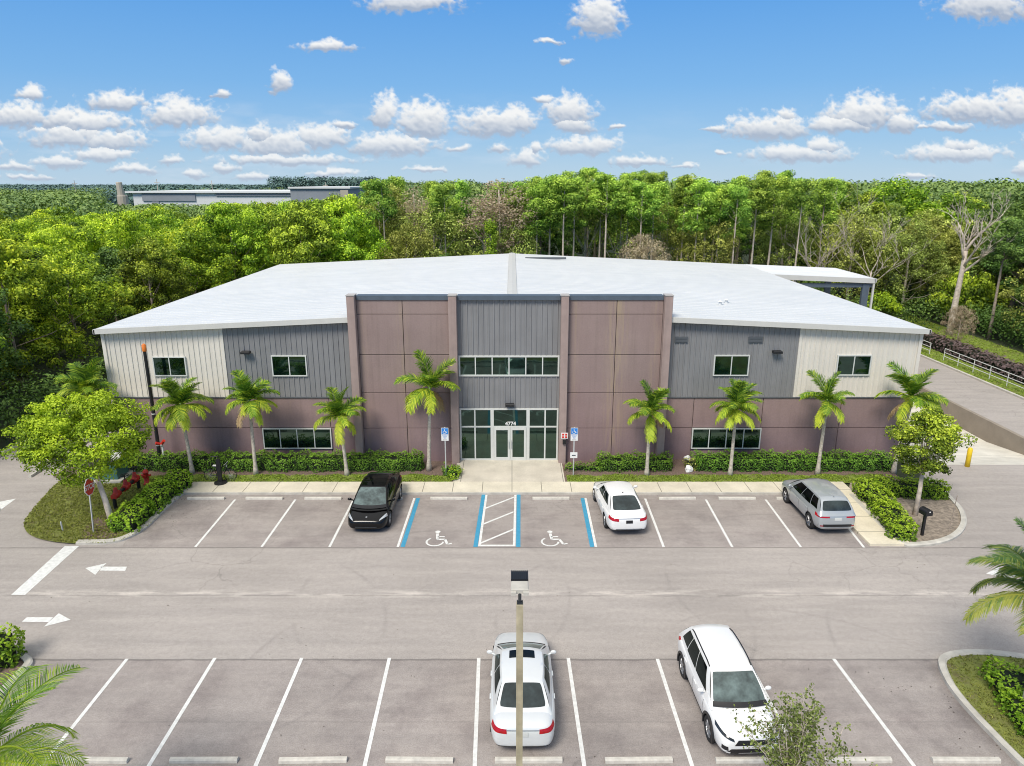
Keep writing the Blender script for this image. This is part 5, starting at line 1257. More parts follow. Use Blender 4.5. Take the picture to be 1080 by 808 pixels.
# column of vines
def column_vine(px, y0_, y1_, Y):
    x, zt_ = W(px, y0_, Y); rng = np.random.default_rng(4); n = 90; z = rng.random(n)*(zt_-.4); a = rng.random(n)*6.28; C = np.stack([.32*np.cos(a), .32*np.sin(a), z], 1)
    Q, t = clump_leaves(rng, C, np.full(n, .5), 60, .2, 1.0, .2, np.full(n, .65)); r = empty('vine_column', (x, Y, 0), 'narrow upright column of bright green vines rising behind the roof ridge', 'vine')
    link('foliage', quads_mesh('foliage', Q, t, M['lf_hedge_lime']), r); mb = MB(); mb.tube([(0, 0, 0), (0, 0, zt_-.3)], [.15, .1], 6); mb.build('trunk', M['bark'], r)
column_vine(517, 229, 268, 79.5)
# dead and forked trees
def bare_tree(px, ytop, Y, r0, label, seed, fork=.45, spread=.5):
    x, h = W(px, ytop, Y); rng = random.Random(seed); mb = MB(); mb.sm = True; sm = MB(); sm.sm = True
    pts = [Vector((.03*h*fork*t*math.sin(2*t), 0, h*fork*t)) for t in [i/5 for i in range(6)]]
    tops = []
    def grow(p, d, L, r, lvl, m):
        n = 4; q = [p]; dd = d.copy()
        for i in range(n):
            dd = (dd + Vector((rng.uniform(-1, 1), rng.uniform(-1, 1), rng.uniform(-.3, .6)))*.22).normalized(); q.append(q[-1] + dd*L/n)
        m.tube(q, [r*(1-.72*i/n) for i in range(n+1)], 6 if lvl < 2 else 4)
        if lvl < 3:
            for k in range(3 if lvl else 4):
                i = rng.randint(1, n); nd = (dd + Vector((rng.uniform(-1, 1), rng.uniform(-1, 1), rng.uniform(-.1, .7)))*1.0).normalized(); grow(q[i], nd, L*rng.uniform(.45, .7), r*(1-.72*i/n)*.75+.01, lvl+1, m)
    root = empty('dead_tree', (x, Y, 0), label, 'tree')
    mb.tube(pts, [r0*(1-.45*i/5) for i in range(6)], 9); mb.build('trunk', M['bark_pale'], root, True); spots.append((x, Y, 4))
    for k in range(5):
        a = k/5*6.28+rng.random(); d = Vector((math.cos(a)*spread, math.sin(a)*spread, 1)).normalized(); b = MB(); b.sm = True; grow(pts[-1] - Vector((0, 0, .04*h*k)), d, h*(1-fork)*.75, r0*.42, 0, b); b.build('branch', M['bark_pale'], root, True)
bare_tree(1026, 207, 72, .36, 'big dead tree with a thick pale trunk and twisted bare branches at right', 3, .62, .6)
bare_tree(866, 212, 84, .19, 'forked bare tree with white branches above the dock canopy', 8, .42, .8)
bare_tree(925, 232, 80, .14, 'thin bleached bare tree low between the olive trees at right', 12, .5, .7)
# pale twiggy shrub at the foot of the dead tree
x, z = W(1016, 322, 66); plant_tree('olive', x, 66, z, 'pale sparse young tree at the foot of the big dead tree', None, 'lf_tan', .8, 'tree', 'tree', rf_, 0)
# individual trees, left woods
LAB = {}
G1 = 'trees of the woods left of the building'; G2 = 'trees of the woods behind the building'; G3 = 'trees of the woods right of the building'
for (x, y) in scatter(-125, -33.2, 36, 128, 5.3, 6000, lambda x, y: x > -.80*y-12):
    near = y < 70; q = rf_.random(); h = min(rf_.uniform(9.2, 12.0), max_h(x, y, 2) if y > 60 else 12)
    if x > -46 and y > 95: h = min(h+1.5, max_h(x, y))
    pos = 'nearest the left road' if x > -40 and near else ('deep in the left woods' if y > 95 else 'in the middle of the left woods')
    if q < .66: plant_tree('broad', x, y, h, 'yellow green bushy tree ' + pos, G1 + ', yellow green, ' + pos, 'lf_yg', rf_.uniform(.9, 1.12), rng=rf_)
    elif q < .86: plant_tree('round', x, y, h, 'mid green rounded tree ' + pos, G1 + ', mid green, ' + pos, 'lf_green', rf_.uniform(.9, 1.2), rng=rf_)
    else: plant_tree('round', x, y, h*.97, 'dark green dense tree ' + pos, G1 + ', dark green, ' + pos, 'lf_dark', rf_.uniform(1.0, 1.25), rng=rf_)
# pines standing in the front row, trunks in the open
for s in range(3): proto('frontpine', 16, 2.1, pine(16, 2.1, 11.6-.6*s, 46, .20), 90+s, 'lf_pine', k=10, r0=.17, h1=15.6, bark='bark_pale')
for k, px in enumerate((402, 468, 552, 566, 580, 596, 606, 634, 641, 664, 678, 690, 724, 738, 762, 779, 800, 818, 848)):
    Y = 81.5+3.2*((k*7) % 5)/4; x, h = W(px, skyline(px)+2+((k*5) % 4)*3, Y); spots.append((x, Y, 2.6))
    plant_tree('frontpine', x, Y, h, 'tall front row pine with its pale straight trunk in the open', G2 + ', front row pines', 'lf_pine', .95+.1*(k % 3), 'pine_tree', rng=rf_)
# behind the building
for row, (ya, yb, dd, n) in enumerate(((77, 80.5, 4.6, 700), (84, 97, 3.9, 3300), (96, 114, 4.7, 3400))):
    for (x, y) in scatter(-34 if row < 2 else -32, 52, ya, yb, dd, n):
        px, _ = to_px(x, y, 10); hm = max_h(x, y); q = rf_.random()
        pos = 'directly behind the roof' if row == 0 else ('in the second depth behind the roof' if row == 1 else 'at the back of the woods')
        if px < 385:
            h = min(hm, rf_.uniform(11, 15)); plant_tree('round' if q < .5 else 'broad', x, y, h, ('mid' if q < .5 else 'yellow') + ' green leafy tree above the left roof slope ' + pos, G2 + ', left part, %s, %s' % ('mid' if q < .5 else 'yellow', pos), 'lf_green' if q < .7 else 'lf_yg', .9, rng=rf_); continue
        if row == 0:
            h = rf_.uniform(4.2, 7.6)
            if q < .55: plant_tree('bush', x, y, h*.85, 'low leafy green shrub tree ' + pos, G2 + ', shrubs', 'lf_green', .75, 'shrub', 'shrub', rf_)
            elif q < .8: plant_tree('olive', x, y, h, 'low olive brushy tree ' + pos, G2 + ', olive brush', 'lf_olive', .9, rng=rf_)
            else: plant_tree('round', x, y, h*1.2, 'small dark green tree ' + pos, G2 + ', small dark', 'lf_dark', .8, rng=rf_)
        elif px > 890:
            h = min(hm, rf_.uniform(11, 14.5)); m_ = 'lf_olive' if q < .35 else ('lf_green' if q < .7 else 'lf_dark')
            plant_tree('round' if q < .6 else 'slim', x, y, h, {'lf_olive': 'olive tinted', 'lf_green': 'mid green', 'lf_dark': 'dark green'}[m_] + ' tree right of the dock canopy ' + pos, G2 + ', right part, ' + m_[3:] + ', ' + pos, m_, 1.0, rng=rf_)
        else:
            h = min(hm + rf_.uniform(-1.2, .6), 18.5) - (rf_.uniform(0, 2.5) if row == 1 else 0)
            if q < .74: plant_tree('pine', x, y, h, 'tall pine with a bare lower trunk ' + pos, G2 + ', pines, ' + pos, 'lf_pine', rf_.uniform(.85, 1.1), 'pine_tree', rng=rf_)
            elif q < .88: plant_tree('slim', x, y, h*.86, 'slender leafy green tree among the pines ' + pos, G2 + ', slender, ' + pos, 'lf_green', 1.0, rng=rf_)
            else: plant_tree('round', x, y, h*.72, 'dark rounded tree under the pines ' + pos, G2 + ', dark rounded, ' + pos, 'lf_dark', .95, rng=rf_)
# right woods
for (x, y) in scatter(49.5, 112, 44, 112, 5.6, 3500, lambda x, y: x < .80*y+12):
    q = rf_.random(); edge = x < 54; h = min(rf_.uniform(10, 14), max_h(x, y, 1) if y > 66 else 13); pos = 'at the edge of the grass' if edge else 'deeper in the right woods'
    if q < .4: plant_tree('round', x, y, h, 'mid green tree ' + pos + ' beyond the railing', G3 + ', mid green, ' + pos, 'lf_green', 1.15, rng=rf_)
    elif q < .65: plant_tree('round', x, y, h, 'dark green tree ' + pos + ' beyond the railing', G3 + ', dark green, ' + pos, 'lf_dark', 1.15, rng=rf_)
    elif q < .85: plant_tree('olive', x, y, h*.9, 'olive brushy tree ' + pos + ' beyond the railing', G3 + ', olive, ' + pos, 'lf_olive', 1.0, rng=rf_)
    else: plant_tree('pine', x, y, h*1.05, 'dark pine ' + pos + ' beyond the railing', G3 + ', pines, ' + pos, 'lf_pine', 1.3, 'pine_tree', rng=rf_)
# undergrowth masses at the feet of the woods
def undergrowth(name, pts, h, leaf, n, mat, label, seed):
    rng = np.random.default_rng(seed); P = np.array(pts); k = len(P); C = np.stack([P[:, 0], P[:, 1], h*(.25+.5*rng.random(k))], 1); R = h*.55*(.7+.6*rng.random(k))
    Q, t = clump_leaves(rng, C, R, n, leaf, .8, .4, .35+.2*rng.random(k)); tag(link(name, quads_mesh(name, Q, t, M[mat])), label, 'undergrowth', None, 'stuff')
r_ = random.Random(77)
undergrowth('undergrowth', [(r_.uniform(-33.5, -31.0), r_.uniform(34, 100)) for _ in range(150)], 2.6, .22, 110, 'lf_dark', 'dark tangled undergrowth along the left hand kerb', 1)
undergrowth('undergrowth', [(r_.uniform(48.3, 50.5), r_.uniform(46, 100)) for _ in range(150)], 3.0, .25, 110, 'lf_dark', 'dark undergrowth along the grass strip beyond the railing', 2)
undergrowth('undergrowth', [(r_.uniform(-31, 47), r_.uniform(75.5, 79)) for _ in range(170)], 3.6, .26, 110, 'lf_dark', 'dark undergrowth below the woods behind the building', 3)
# far woods: one mass
def far_wood(name, n, y0_, y1_, hh, leaf, per, mat, label, seed, xf=1.0, R=4.0, cat='woods'):
    rng = np.random.default_rng(seed); y = y0_ + (y1_-y0_)*rng.random(n)**1.3; x = (rng.random(n)*2-1)*y*xf
    h = hh[0] + (hh[1]-hh[0])*rng.random(n)
    keep = ~((x > -150) & (x < -34) & (y > 222) & (y < 300)); x, y, h = x[keep], y[keep], h[keep]
    left = x < -.17*y; h = np.where(left, np.minimum(h, 11.8+1.2*rng.random(len(h))), h)
    hid = (x < -.17*y) & (x > -.57*y) & (y < 228); h = np.where(hid, np.minimum(h, 15.0-y*22.5/748), h)
    C = np.stack([x, y, h-R*.5], 1); Q, t = clump_leaves(rng, C, np.full(len(x), R), per, leaf, .62, .8, .3+.35*rng.random(len(x)))
    tag(link(name, quads_mesh(name, Q, t, M[mat])), label, cat, None, 'stuff')
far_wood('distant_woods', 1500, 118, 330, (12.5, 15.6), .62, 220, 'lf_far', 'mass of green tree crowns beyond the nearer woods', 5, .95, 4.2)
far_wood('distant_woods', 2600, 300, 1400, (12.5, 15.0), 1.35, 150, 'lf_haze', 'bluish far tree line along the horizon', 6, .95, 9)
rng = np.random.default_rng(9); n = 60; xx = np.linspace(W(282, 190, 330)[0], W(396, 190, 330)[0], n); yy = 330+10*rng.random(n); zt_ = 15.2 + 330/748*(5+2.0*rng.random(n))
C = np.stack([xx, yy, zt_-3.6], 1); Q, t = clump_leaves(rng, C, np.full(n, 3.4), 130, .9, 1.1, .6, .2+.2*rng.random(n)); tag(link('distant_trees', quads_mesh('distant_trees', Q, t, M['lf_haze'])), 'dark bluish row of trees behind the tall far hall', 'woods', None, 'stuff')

# ------------------------------------------------------------------ hedges
def hedge(name, path, w, h, leaf, dens, mat, label, group=None, z0=.07, seed=0, lump=.10, cat='hedge'):
    rng = np.random.default_rng(seed); segs = [(Vector(a), Vector(b)) for a, b in zip(path, path[1:])]; Ls = [(b-a).length for a, b in segs]
    mb = MB(); 
    for (a, b) in segs:
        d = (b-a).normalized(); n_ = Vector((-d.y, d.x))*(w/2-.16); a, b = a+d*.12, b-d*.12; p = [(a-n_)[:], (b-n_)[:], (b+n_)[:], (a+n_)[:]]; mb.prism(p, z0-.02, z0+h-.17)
    tot = sum(Ls)*(w+2*h)+2*w*h; n = int(tot*dens); V = np.empty((0, 3)); P = []; Nn = []; T_ = []
    pick = rng.choice(len(segs), n, p=np.array(Ls)/sum(Ls)); ph = rng.random(6)*6.28
    for i in range(n):
        a, b = segs[pick[i]]; L_ = Ls[pick[i]]; d = (b-a)/L_; nn = Vector((-d.y, d.x)); s = rng.random()*L_; q = rng.random()*(w+2*h)
        e = rng.random()
        if e < 2.6*w*h/(2*w*h+L_*(w+2*h)): s = 0 if rng.random() < .5 else L_; u = (rng.random()-.5)*w; z = rng.random()*h; nv = (d.x*(1 if s else -1), d.y*(1 if s else -1), .2)
        elif q < h: u = -w/2; z = h*rng.random(); nv = (-nn.x, -nn.y, .2)
        elif q < h+w: u = (rng.random()-.5)*w; z = h; nv = (0, 0, 1)
        else: u = w/2; z = h*rng.random(); nv = (nn.x, nn.y, .2)
        bx, by = a.x+d.x*s+nn.x*u, a.y+d.y*s+nn.y*u
        l = lump*(math.sin(bx*3.1+ph[0])*math.sin(by*2.7+ph[1]) + .7*math.sin(bx*7.3+ph[2]+by*5.9) + .5*math.sin(bx*13+z*9+ph[3])) + rng.normal()*.035
        edge = max(0, (abs(u)/(w/2)-.75)/.25)*max(0, (z/h-.75)/.25)*.10
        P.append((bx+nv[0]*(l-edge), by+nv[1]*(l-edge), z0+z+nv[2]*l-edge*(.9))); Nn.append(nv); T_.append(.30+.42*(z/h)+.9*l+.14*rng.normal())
    P = np.array(P); Nn = np.array(Nn)+unit(n, rng)*.75+np.array([0, 0, .3]); Q = leaf_quads(rng, P, Nn, leaf)
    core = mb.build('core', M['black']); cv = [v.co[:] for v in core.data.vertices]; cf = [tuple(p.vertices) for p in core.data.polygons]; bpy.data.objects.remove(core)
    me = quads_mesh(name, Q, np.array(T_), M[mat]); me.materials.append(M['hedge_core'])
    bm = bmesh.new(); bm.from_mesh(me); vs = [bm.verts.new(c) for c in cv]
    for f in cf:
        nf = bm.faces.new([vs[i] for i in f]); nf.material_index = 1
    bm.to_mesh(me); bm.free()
    return tag(link(name, me), label, cat, group)
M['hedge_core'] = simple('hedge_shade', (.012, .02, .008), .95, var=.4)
hy = 36.35
hedge('clipped_hedge', [(-23.3, hy+.1), (-20.8, hy)], 1.15, .85, .09, 260, 'lf_hedge', 'short dark stretch of clipped hedge under the yellow green tree', seed=11)
hedge('clipped_hedge', [(-20.7, hy), (-4.95, hy)], 1.05, .80, .085, 400, 'lf_hedge', 'long clipped hedge at the foot of the wall left of the entrance', seed=12)
hedge('clipped_hedge', [U(468, 496, .3), U(484, 496, .3)], .7, .45, .10, 230, 'lf_hedge', 'small low hedge at the left corner of the entrance path', seed=13)
hedge('clipped_hedge', [U(481, 497, .2), U(479, 504, .2)], .5, .40, .10, 230, 'lf_hedge_lime', 'tiny bright shrub at the left edge of the entrance path', seed=14)
hedge('clipped_hedge', [U(598, 493, .2), U(634, 493, .2)], .55, .35, .09, 240, 'lf_hedge', 'low thin hedge between the entrance path and the right pier', seed=15)
hedge('clipped_hedge', [(4.75, hy-.02), (8.7, hy-.0)], 1.0, .72, .085, 400, 'lf_hedge', 'short clipped hedge at the foot of the right mauve bay', seed=16)
hedge('clipped_hedge', [(9.6, hy+.1), (10.1, hy+.1)], .7, .45, .09, 200, 'lf_olive', 'brownish dying hedge plant beside the white rocks', seed=17)
hedge('clipped_hedge', [(10.1, hy), (20.7, hy)], 1.05, .80, .085, 400, 'lf_hedge', 'long clipped hedge at the foot of the wall right of the rocks', seed=18)
hedge('leafy_hedge', [U(193, 504, .4), U(176, 516, .4), U(150, 536, .4), U(128, 555, .4)], 1.2, .80, .12, 290, 'lf_hedge_lime', 'bright leafy hedge along the curved kerb beside the red valves', seed=19, lump=.09)
hedge('leafy_hedge', [U(912, 513, .4), U(935, 538, .4), U(953, 563, .4)], 1.05, .78, .115, 300, 'lf_hedge_lime', 'bright leafy hedge running beside the concrete path', seed=20, lump=.09)
hedge('leafy_hedge', [U(925, 514, .4), U(996, 517, .4)], 1.0, .74, .115, 300, 'lf_hedge_lime', 'bright leafy hedge at the back of the right hand island', seed=21, lump=.09)
hedge('leafy_hedge', [U(1062, 708, .4), U(1082, 740, .4), U(1105, 775, .4)], 1.25, .62, .12, 290, 'lf_hedge_lime', 'glossy green shrub mass in the island at the lower right', seed=22, lump=.12)
hedge('leafy_hedge', [(-16.25, 20.0), (-17.4, 19.6)], .9, 1.05, .12, 290, 'lf_hedge_lime', 'green shrub cut off by the left edge of the photo', seed=23, lump=.12)
hedge('purple_hedge', [(40.8, 34), (40.8, 62), (40.8, 95)], 1.7, .95, .26, 45, 'lf_purple', 'long dark purple brown hedge beyond the white railing', seed=24, lump=.10)

# grass blades
def blades(name, poly, n, mat, z, label, seed, size=.11, thin=.35):
    rng = np.random.default_rng(seed); pts = np.array(poly); lo, hi = pts.min(0), pts.max(0); P = []
    xs = pts[:, 0]; ys = pts[:, 1]
    C = lo + (hi-lo)*rng.random((n*3, 2)); ins = np.zeros(len(C), bool); j = len(pts)-1
    for i in range(len(pts)):
        c = ((ys[i] > C[:, 1]) != (ys[j] > C[:, 1])) & (C[:, 0] < (xs[j]-xs[i])*(C[:, 1]-ys[i])/(ys[j]-ys[i]+1e-12)+xs[i]); ins ^= c; j = i
    C = C[ins]; dens = np.sin(C[:, 0]*2.3+seed)*np.sin(C[:, 1]*2.9)+.6*np.sin(C[:, 0]*6.1+C[:, 1]*4.7); C = C[(dens+rng.normal(size=len(C))*.5) > -thin*1.6][:n]
    m = len(C); P = np.stack([C[:, 0], C[:, 1], np.full(m, z)+.02+.03*rng.random(m)], 1); Nn = unit(m, rng)*.8+np.array([0, -.2, .5])
    Q = leaf_quads(rng, P, Nn, size, .35); tag(link(name, quads_mesh(name, Q, .5+.2*rng.normal(size=m), M[mat])), label, 'grass', None, 'stuff')
for k, (a, b) in enumerate(Lx): blades('grass', strip_pts(a, b, 34.4, 35.35, 40, .12, 3+k), 7000, 'lf_grass', .082, 'bright green grass strip along the sidewalk %s of the entrance' % ('left', 'right')[k], 31+k)
blades('grass', isl_l_poly, 16000, 'lf_grass_olive', .07, 'olive green turf of the left island', 33, thin=.7)
blades('grass', [(37.5, 34), (39.7, 34), (39.7, 90), (37.5, 90)], 9000, 'lf_grass', .06, 'narrow grass strip under the white railing', 35, .16)
blades('grass', [(42, 34), (47.3, 34), (47.3, 95), (42, 95)], 14000, 'lf_grass', .06, 'grass strip between the purple hedge and the woods', 36, .18)
blades('grass', ibr + [(14.8, 12), (17, 12)], 7000, 'lf_grass_olive', .07, 'olive turf of the lower right island', 37, .09, .6)

# ------------------------------------------------------------------ palms
M['lf_tan_dry'] = leafmat('leaf_dried_frond', (.14, .09, .05), (.30, .21, .11), (.42, .31, .17), objvar=.05, trans=.1)
def frond_mesh(L, e0, bend, n, wl, seed, droop, tint, lw=.05, rows=2, mat='lf_palm'):
    rng = np.random.default_rng(seed); pts = [np.zeros(3)]; e = e0; ds = []
    for i in range(n): d = np.array([math.cos(e), 0, math.sin(e)]); ds.append(d); pts.append(pts[-1]+d*L/n); e -= bend/n*(.6+.8*i/n)
    Q = []; T_ = []
    for i in range(int(n*.10), n):
        t = i/n; ll = wl*(math.sin(math.pi*min(1, t*.82+.14))**.6)*(.72+.45*rng.random()); p = pts[i]; d = ds[i]; up = np.array([-d[2], 0, d[0]])
        for s in (-1, 1):
            for kk in range(rows):
                o = np.array([0, s, 0])*.80 + d*(.55+.15*rng.random()) + up*(.22-.25*kk) + np.array([0, 0, -droop*.35])
                o /= np.linalg.norm(o); o2 = o + np.array([0, 0, -droop]); o2 /= np.linalg.norm(o2)
                wv = d*lw*.5; q = p + d*(kk*.5*L/n); a = q+o*ll*.5; b = a+o2*ll*.5
                Q.append([q-wv*.6, q+wv*.6, a+wv, a-wv]); Q.append([a-wv, a+wv, b+wv*.15, b-wv*.15]); tt = tint+.20*rng.normal()+.12*t; T_ += [tt, tt+.08]
    for i in range(n):
        r_ = .028*(1-.8*i/n)+.006; w_ = np.array([0, r_, 0]); u_ = np.array([-ds[i][2], 0, ds[i][0]])*r_
        Q.append([pts[i]-w_, pts[i]+w_, pts[i+1]+w_, pts[i+1]-w_]); T_.append(tint+.3); Q.append([pts[i]-u_, pts[i]+u_, pts[i+1]+u_, pts[i+1]-u_]); T_.append(tint+.25)
    return quads_mesh('frond', np.array(Q), np.array(T_), M[mat])
def frond_set(L, wl, n, seed, lw=.05, rows=2, mat='lf_palm'):
    out = []
    for k, (e0, b, dr, ti) in enumerate(((1.35, .9, .1, .30), (1.15, 1.35, .2, .36), (.95, 1.6, .3, .42), (.70, 1.7, .45, .50), (.45, 1.7, .6, .62), (.12, 1.5, .8, .80), (-.25, 1.1, .9, .92))):
        for j in range(2): out.append(frond_mesh(L*(1-.02*k), e0, b, n, wl, seed+k*10+j, dr, ti, lw, rows, mat))
    return out
FS = frond_set(1.8, .56, 28, 100, .056); FB = frond_set(2.5, .62, 70, 300, .028, 1); FR = frond_set(2.5, .60, 52, 500, .042, 2, 'lf_palm_dark')
def palm(px, py, cx, cy, label, seed, fs=FS, nf=21, Yc=None, tr=.10, base=None, group='slim palms planted along the front of the building', sc_=1.0, crown_z=None, yellow=0):
    rng = random.Random(seed)
    if base is None: x, y = U(px, py, .08)
    else: x, y = base
    if crown_z is None: ctx, ctz = W(cx, cy, Yc or y)
    else: ctx, ctz = crown_z
    r = empty('palm_tree', (x, y, .07), label, 'palm tree', group); top = Vector((ctx-x, (Yc or y)-y, ctz-.07)); hgt = top.z
    mb = MB(); mb.sm = True; pts = [Vector((top.x*(t**1.3), top.y*t, (hgt-.55)*t)) for t in [i/12 for i in range(13)]]
    mb.tube(pts, [tr*(1.7 if i == 0 else 1.25 if i == 1 else 1.0-.25*i/12)*(1+.05*(i % 2)) for i in range(13)], 10); mb.build('trunk', M['trunk_pale'], r, True)
    mb = MB(); mb.sm = True; b = pts[-1]; mb.tube([b, b.lerp(top, .35), top], [tr*1.0, tr*1.05, tr*.45], 10); mb.build('crownshaft', M['crownshaft'], r, True)
    for k in range(nf):
        lvl = min(6, int(k/nf*7)); f = link('frond', fs[lvl*2+rng.randint(0, 1)], r, top - Vector((0, 0, .05+.03*lvl)), k*2.399+rng.uniform(-.25, .25)); s = sc_*rng.uniform(.88, 1.08); f.scale = (s, s, s); f.rotation_euler.x = rng.uniform(-.25, .25)
        if seed in (3, 4, 6, 9, 5) and k == nf-1: f.material_slots[0].link = 'OBJECT'; f.material_slots[0].material = M['lf_tan_dry']; f['label'] = 'brown dried frond'
        f.rotation_euler.y = rng.uniform(-.3, .3)
    return r
palm(109, 492, 92, 412, 'palm half hidden behind the yellow green tree at left', 1, sc_=1.05)
palm(203, 499, 190, 425, 'palm in front of the cream siding, beside the tall black pole', 2, sc_=1.0)
palm(270, 500, 262.5, 421, 'palm just left of the lower four pane window at left', 3, sc_=.95)
palm(366, 501, 358, 437, 'palm in front of the leftmost mauve pier', 4, sc_=.92, nf=17)
palm(452.5, 496, 453, 407, 'tallest palm, beside the left wheelchair parking sign', 5, sc_=1.12, nf=12)
palm(682, 501, 686, 433, 'palm in front of the rightmost pier of the entrance block', 6, sc_=.95, nf=17)
palm(770, 501, 777, 428, 'palm in front of the lower four pane window at right', 7, sc_=.95)
palm(862, 500, 873, 421, 'leaning palm below the cream siding at right', 8, sc_=.95, nf=13)
palm(942, 499, 962, 418, 'palm leaning behind the round street tree at right', 9, sc_=1.15, nf=15)
palm(0, 0, 0, 0, 'palm whose fronds reach in from the right edge', 10, FR, 20, base=(15.2, 17.6), crown_z=(14.75, 4.35), Yc=17.2, tr=.14, sc_=1.0, group='palms cut off by the photo edges')
palm(0, 0, 0, 0, 'yellowish palm reaching in at the lower left corner', 21, FB, 16, base=(-10.8, 11.9), crown_z=(-10.8, 3.95), Yc=11.9, tr=.14, sc_=.98, group='palms cut off by the photo edges')

# ------------------------------------------------------------------ street trees
def street_tree(name, base, ctr, R_, H0, H1, nc, cr, per, leaf, mat, label, seed, r0, k, bark='bark_pale', shell=.5, wide=(1, 1)):
    rng = np.random.default_rng(seed); bx, by = base; r = empty(name, (bx, by, .05), label, 'tree')
    C, R = crown_ellipsoid(rng, H1, R_, H0, nc, cr, shell); C[:, 0] = C[:, 0]*wide[0] + ctr[0]-bx; C[:, 1] = C[:, 1]*wide[1] + ctr[1]-by
    t0 = .40+.16*rng.normal(size=nc)+.25*(C[:, 2]-H0)/(H1-H0); Q, t = clump_leaves(rng, C, R, per, leaf, .7, .4, t0); link('crown', quads_mesh('crown', Q, t, M[mat]), r)
    fork = Vector(((ctr[0]-bx)*.55, (ctr[1]-by)*.5, H0+.2*(H1-H0))); mb = MB(); mb.sm = True
    mb.tube([(0, 0, 0), fork*.5+Vector((.04, 0, 0)), fork], [r0*1.2, r0*.9, r0*.75], 9)
    for j in rng.permutation(nc)[:k]:
        c = Vector(C[j]); s = fork*rng.uniform(.75, 1.0); mid = s.lerp(c, .5)+Vector((0, 0, .10*(c-s).length)); mb.tube([s, mid, c], [r0*.35, r0*.2, r0*.06], 5)
    mb.build('trunk', M[bark], r, True)
    return r
b = U(120, 556.5, .07); c = W(84, 450, b[1]+1.0)
street_tree('street_tree', b, (c[0], b[1]+1.0), 2.45, 1.9, 5.95, 190, .44, 190, .12, 'lf_street', 'bright yellow green street tree in the left island', 5, .13, 40, shell=.45, wide=(1.08, 1))
b = U(965, 543, .07); c = W(976, 470, b[1]+.5)
street_tree('street_tree', b, (c[0], b[1]+.5), 1.38, 1.9, 5.0, 95, .38, 150, .12, 'lf_green', 'rounded green street tree in the right island by the mailbox', 6, .11, 26)
# small olive tree at the bottom edge
def thin_tree():
    x, zt_ = W(846, 732, 13.2); rng = random.Random(4); nr = np.random.default_rng(4); r = empty('young_tree', (x+.1, 13.2, .07), 'thin young olive green tree reaching up from the bottom edge', 'tree'); mb = MB(); mb.sm = True; L = []
    mb.tube([(0, 0, 0), (0, 0, 1.2), (-.05, 0, 2.0)], [.06, .05, .04], 7)
    for k in range(34):
        a = rng.uniform(0, 6.28); sp_ = rng.uniform(.05, 1.6) if k else .0; z1 = zt_-.45 - sp_*rng.uniform(.4, .95); p0 = Vector((-.03, 0, rng.uniform(1.1, 2.0))); p3 = Vector((math.cos(a)*sp_, math.sin(a)*sp_, z1)) if k else Vector((-.08, 0, zt_-.1)); q = [p0]
        for i in range(1, 9): q.append(p0.lerp(p3, i/8)+Vector((rng.uniform(-1, 1), rng.uniform(-1, 1), rng.uniform(-.3, .3)))*.05)
        mb.tube(q, [.018*(1-.8*i/8)+.003 for i in range(9)], 4)
        for i in range(2, 9):
            for _ in range(3):
                d = Vector((rng.uniform(-1, 1), rng.uniform(-1, 1), rng.uniform(-.2, .9))).normalized(); l = rng.uniform(.15, .42); e = q[i]+d*l; mb.tube([q[i], e], [.005, .002], 3)
                for _ in range(8): L.append((q[i].lerp(e, rng.random()**.6)+Vector((rng.gauss(0, .035), rng.gauss(0, .035), rng.gauss(0, .035))))[:])
    mb.build('trunk', M['bark_pale'], r, True); P = np.array(L); Q = leaf_quads(nr, P, unit(len(P), nr)+np.array([0, 0, .6]), .085, .55)
    link('crown', quads_mesh('crown', Q, .5+.28*nr.normal(size=len(P)), M['lf_young']), r)
thin_tree()

# ------------------------------------------------------------------ clouds: far backdrop of cumulus, open sky between them
def vnoise(x, y, seed):
    xi = np.floor(x).astype(np.int64); yi = np.floor(y).astype(np.int64); fx = x-xi; fy = y-yi; fx = fx*fx*(3-2*fx); fy = fy*fy*(3-2*fy)
    def h(a, b):
        n = (a*374761393 + b*668265263 + seed*974634777) & 0xffffffff; n = ((n ^ (n >> 13))*1274126177) & 0xffffffff; return ((n ^ (n >> 16)) & 0xffff)/65535.0
    return (h(xi, yi)*(1-fx)+h(xi+1, yi)*fx)*(1-fy)+(h(xi, yi+1)*(1-fx)+h(xi+1, yi+1)*fx)*fy
def fbm(x, y, seed, oct_=5):
    s = 0; a = .5
    for o in range(oct_): s = s + a*vnoise(x*2**o+17.3*o, y*2**o+9.1*o, seed+o); a *= .55
    return s/(.5*(1-.55**oct_)/.45)
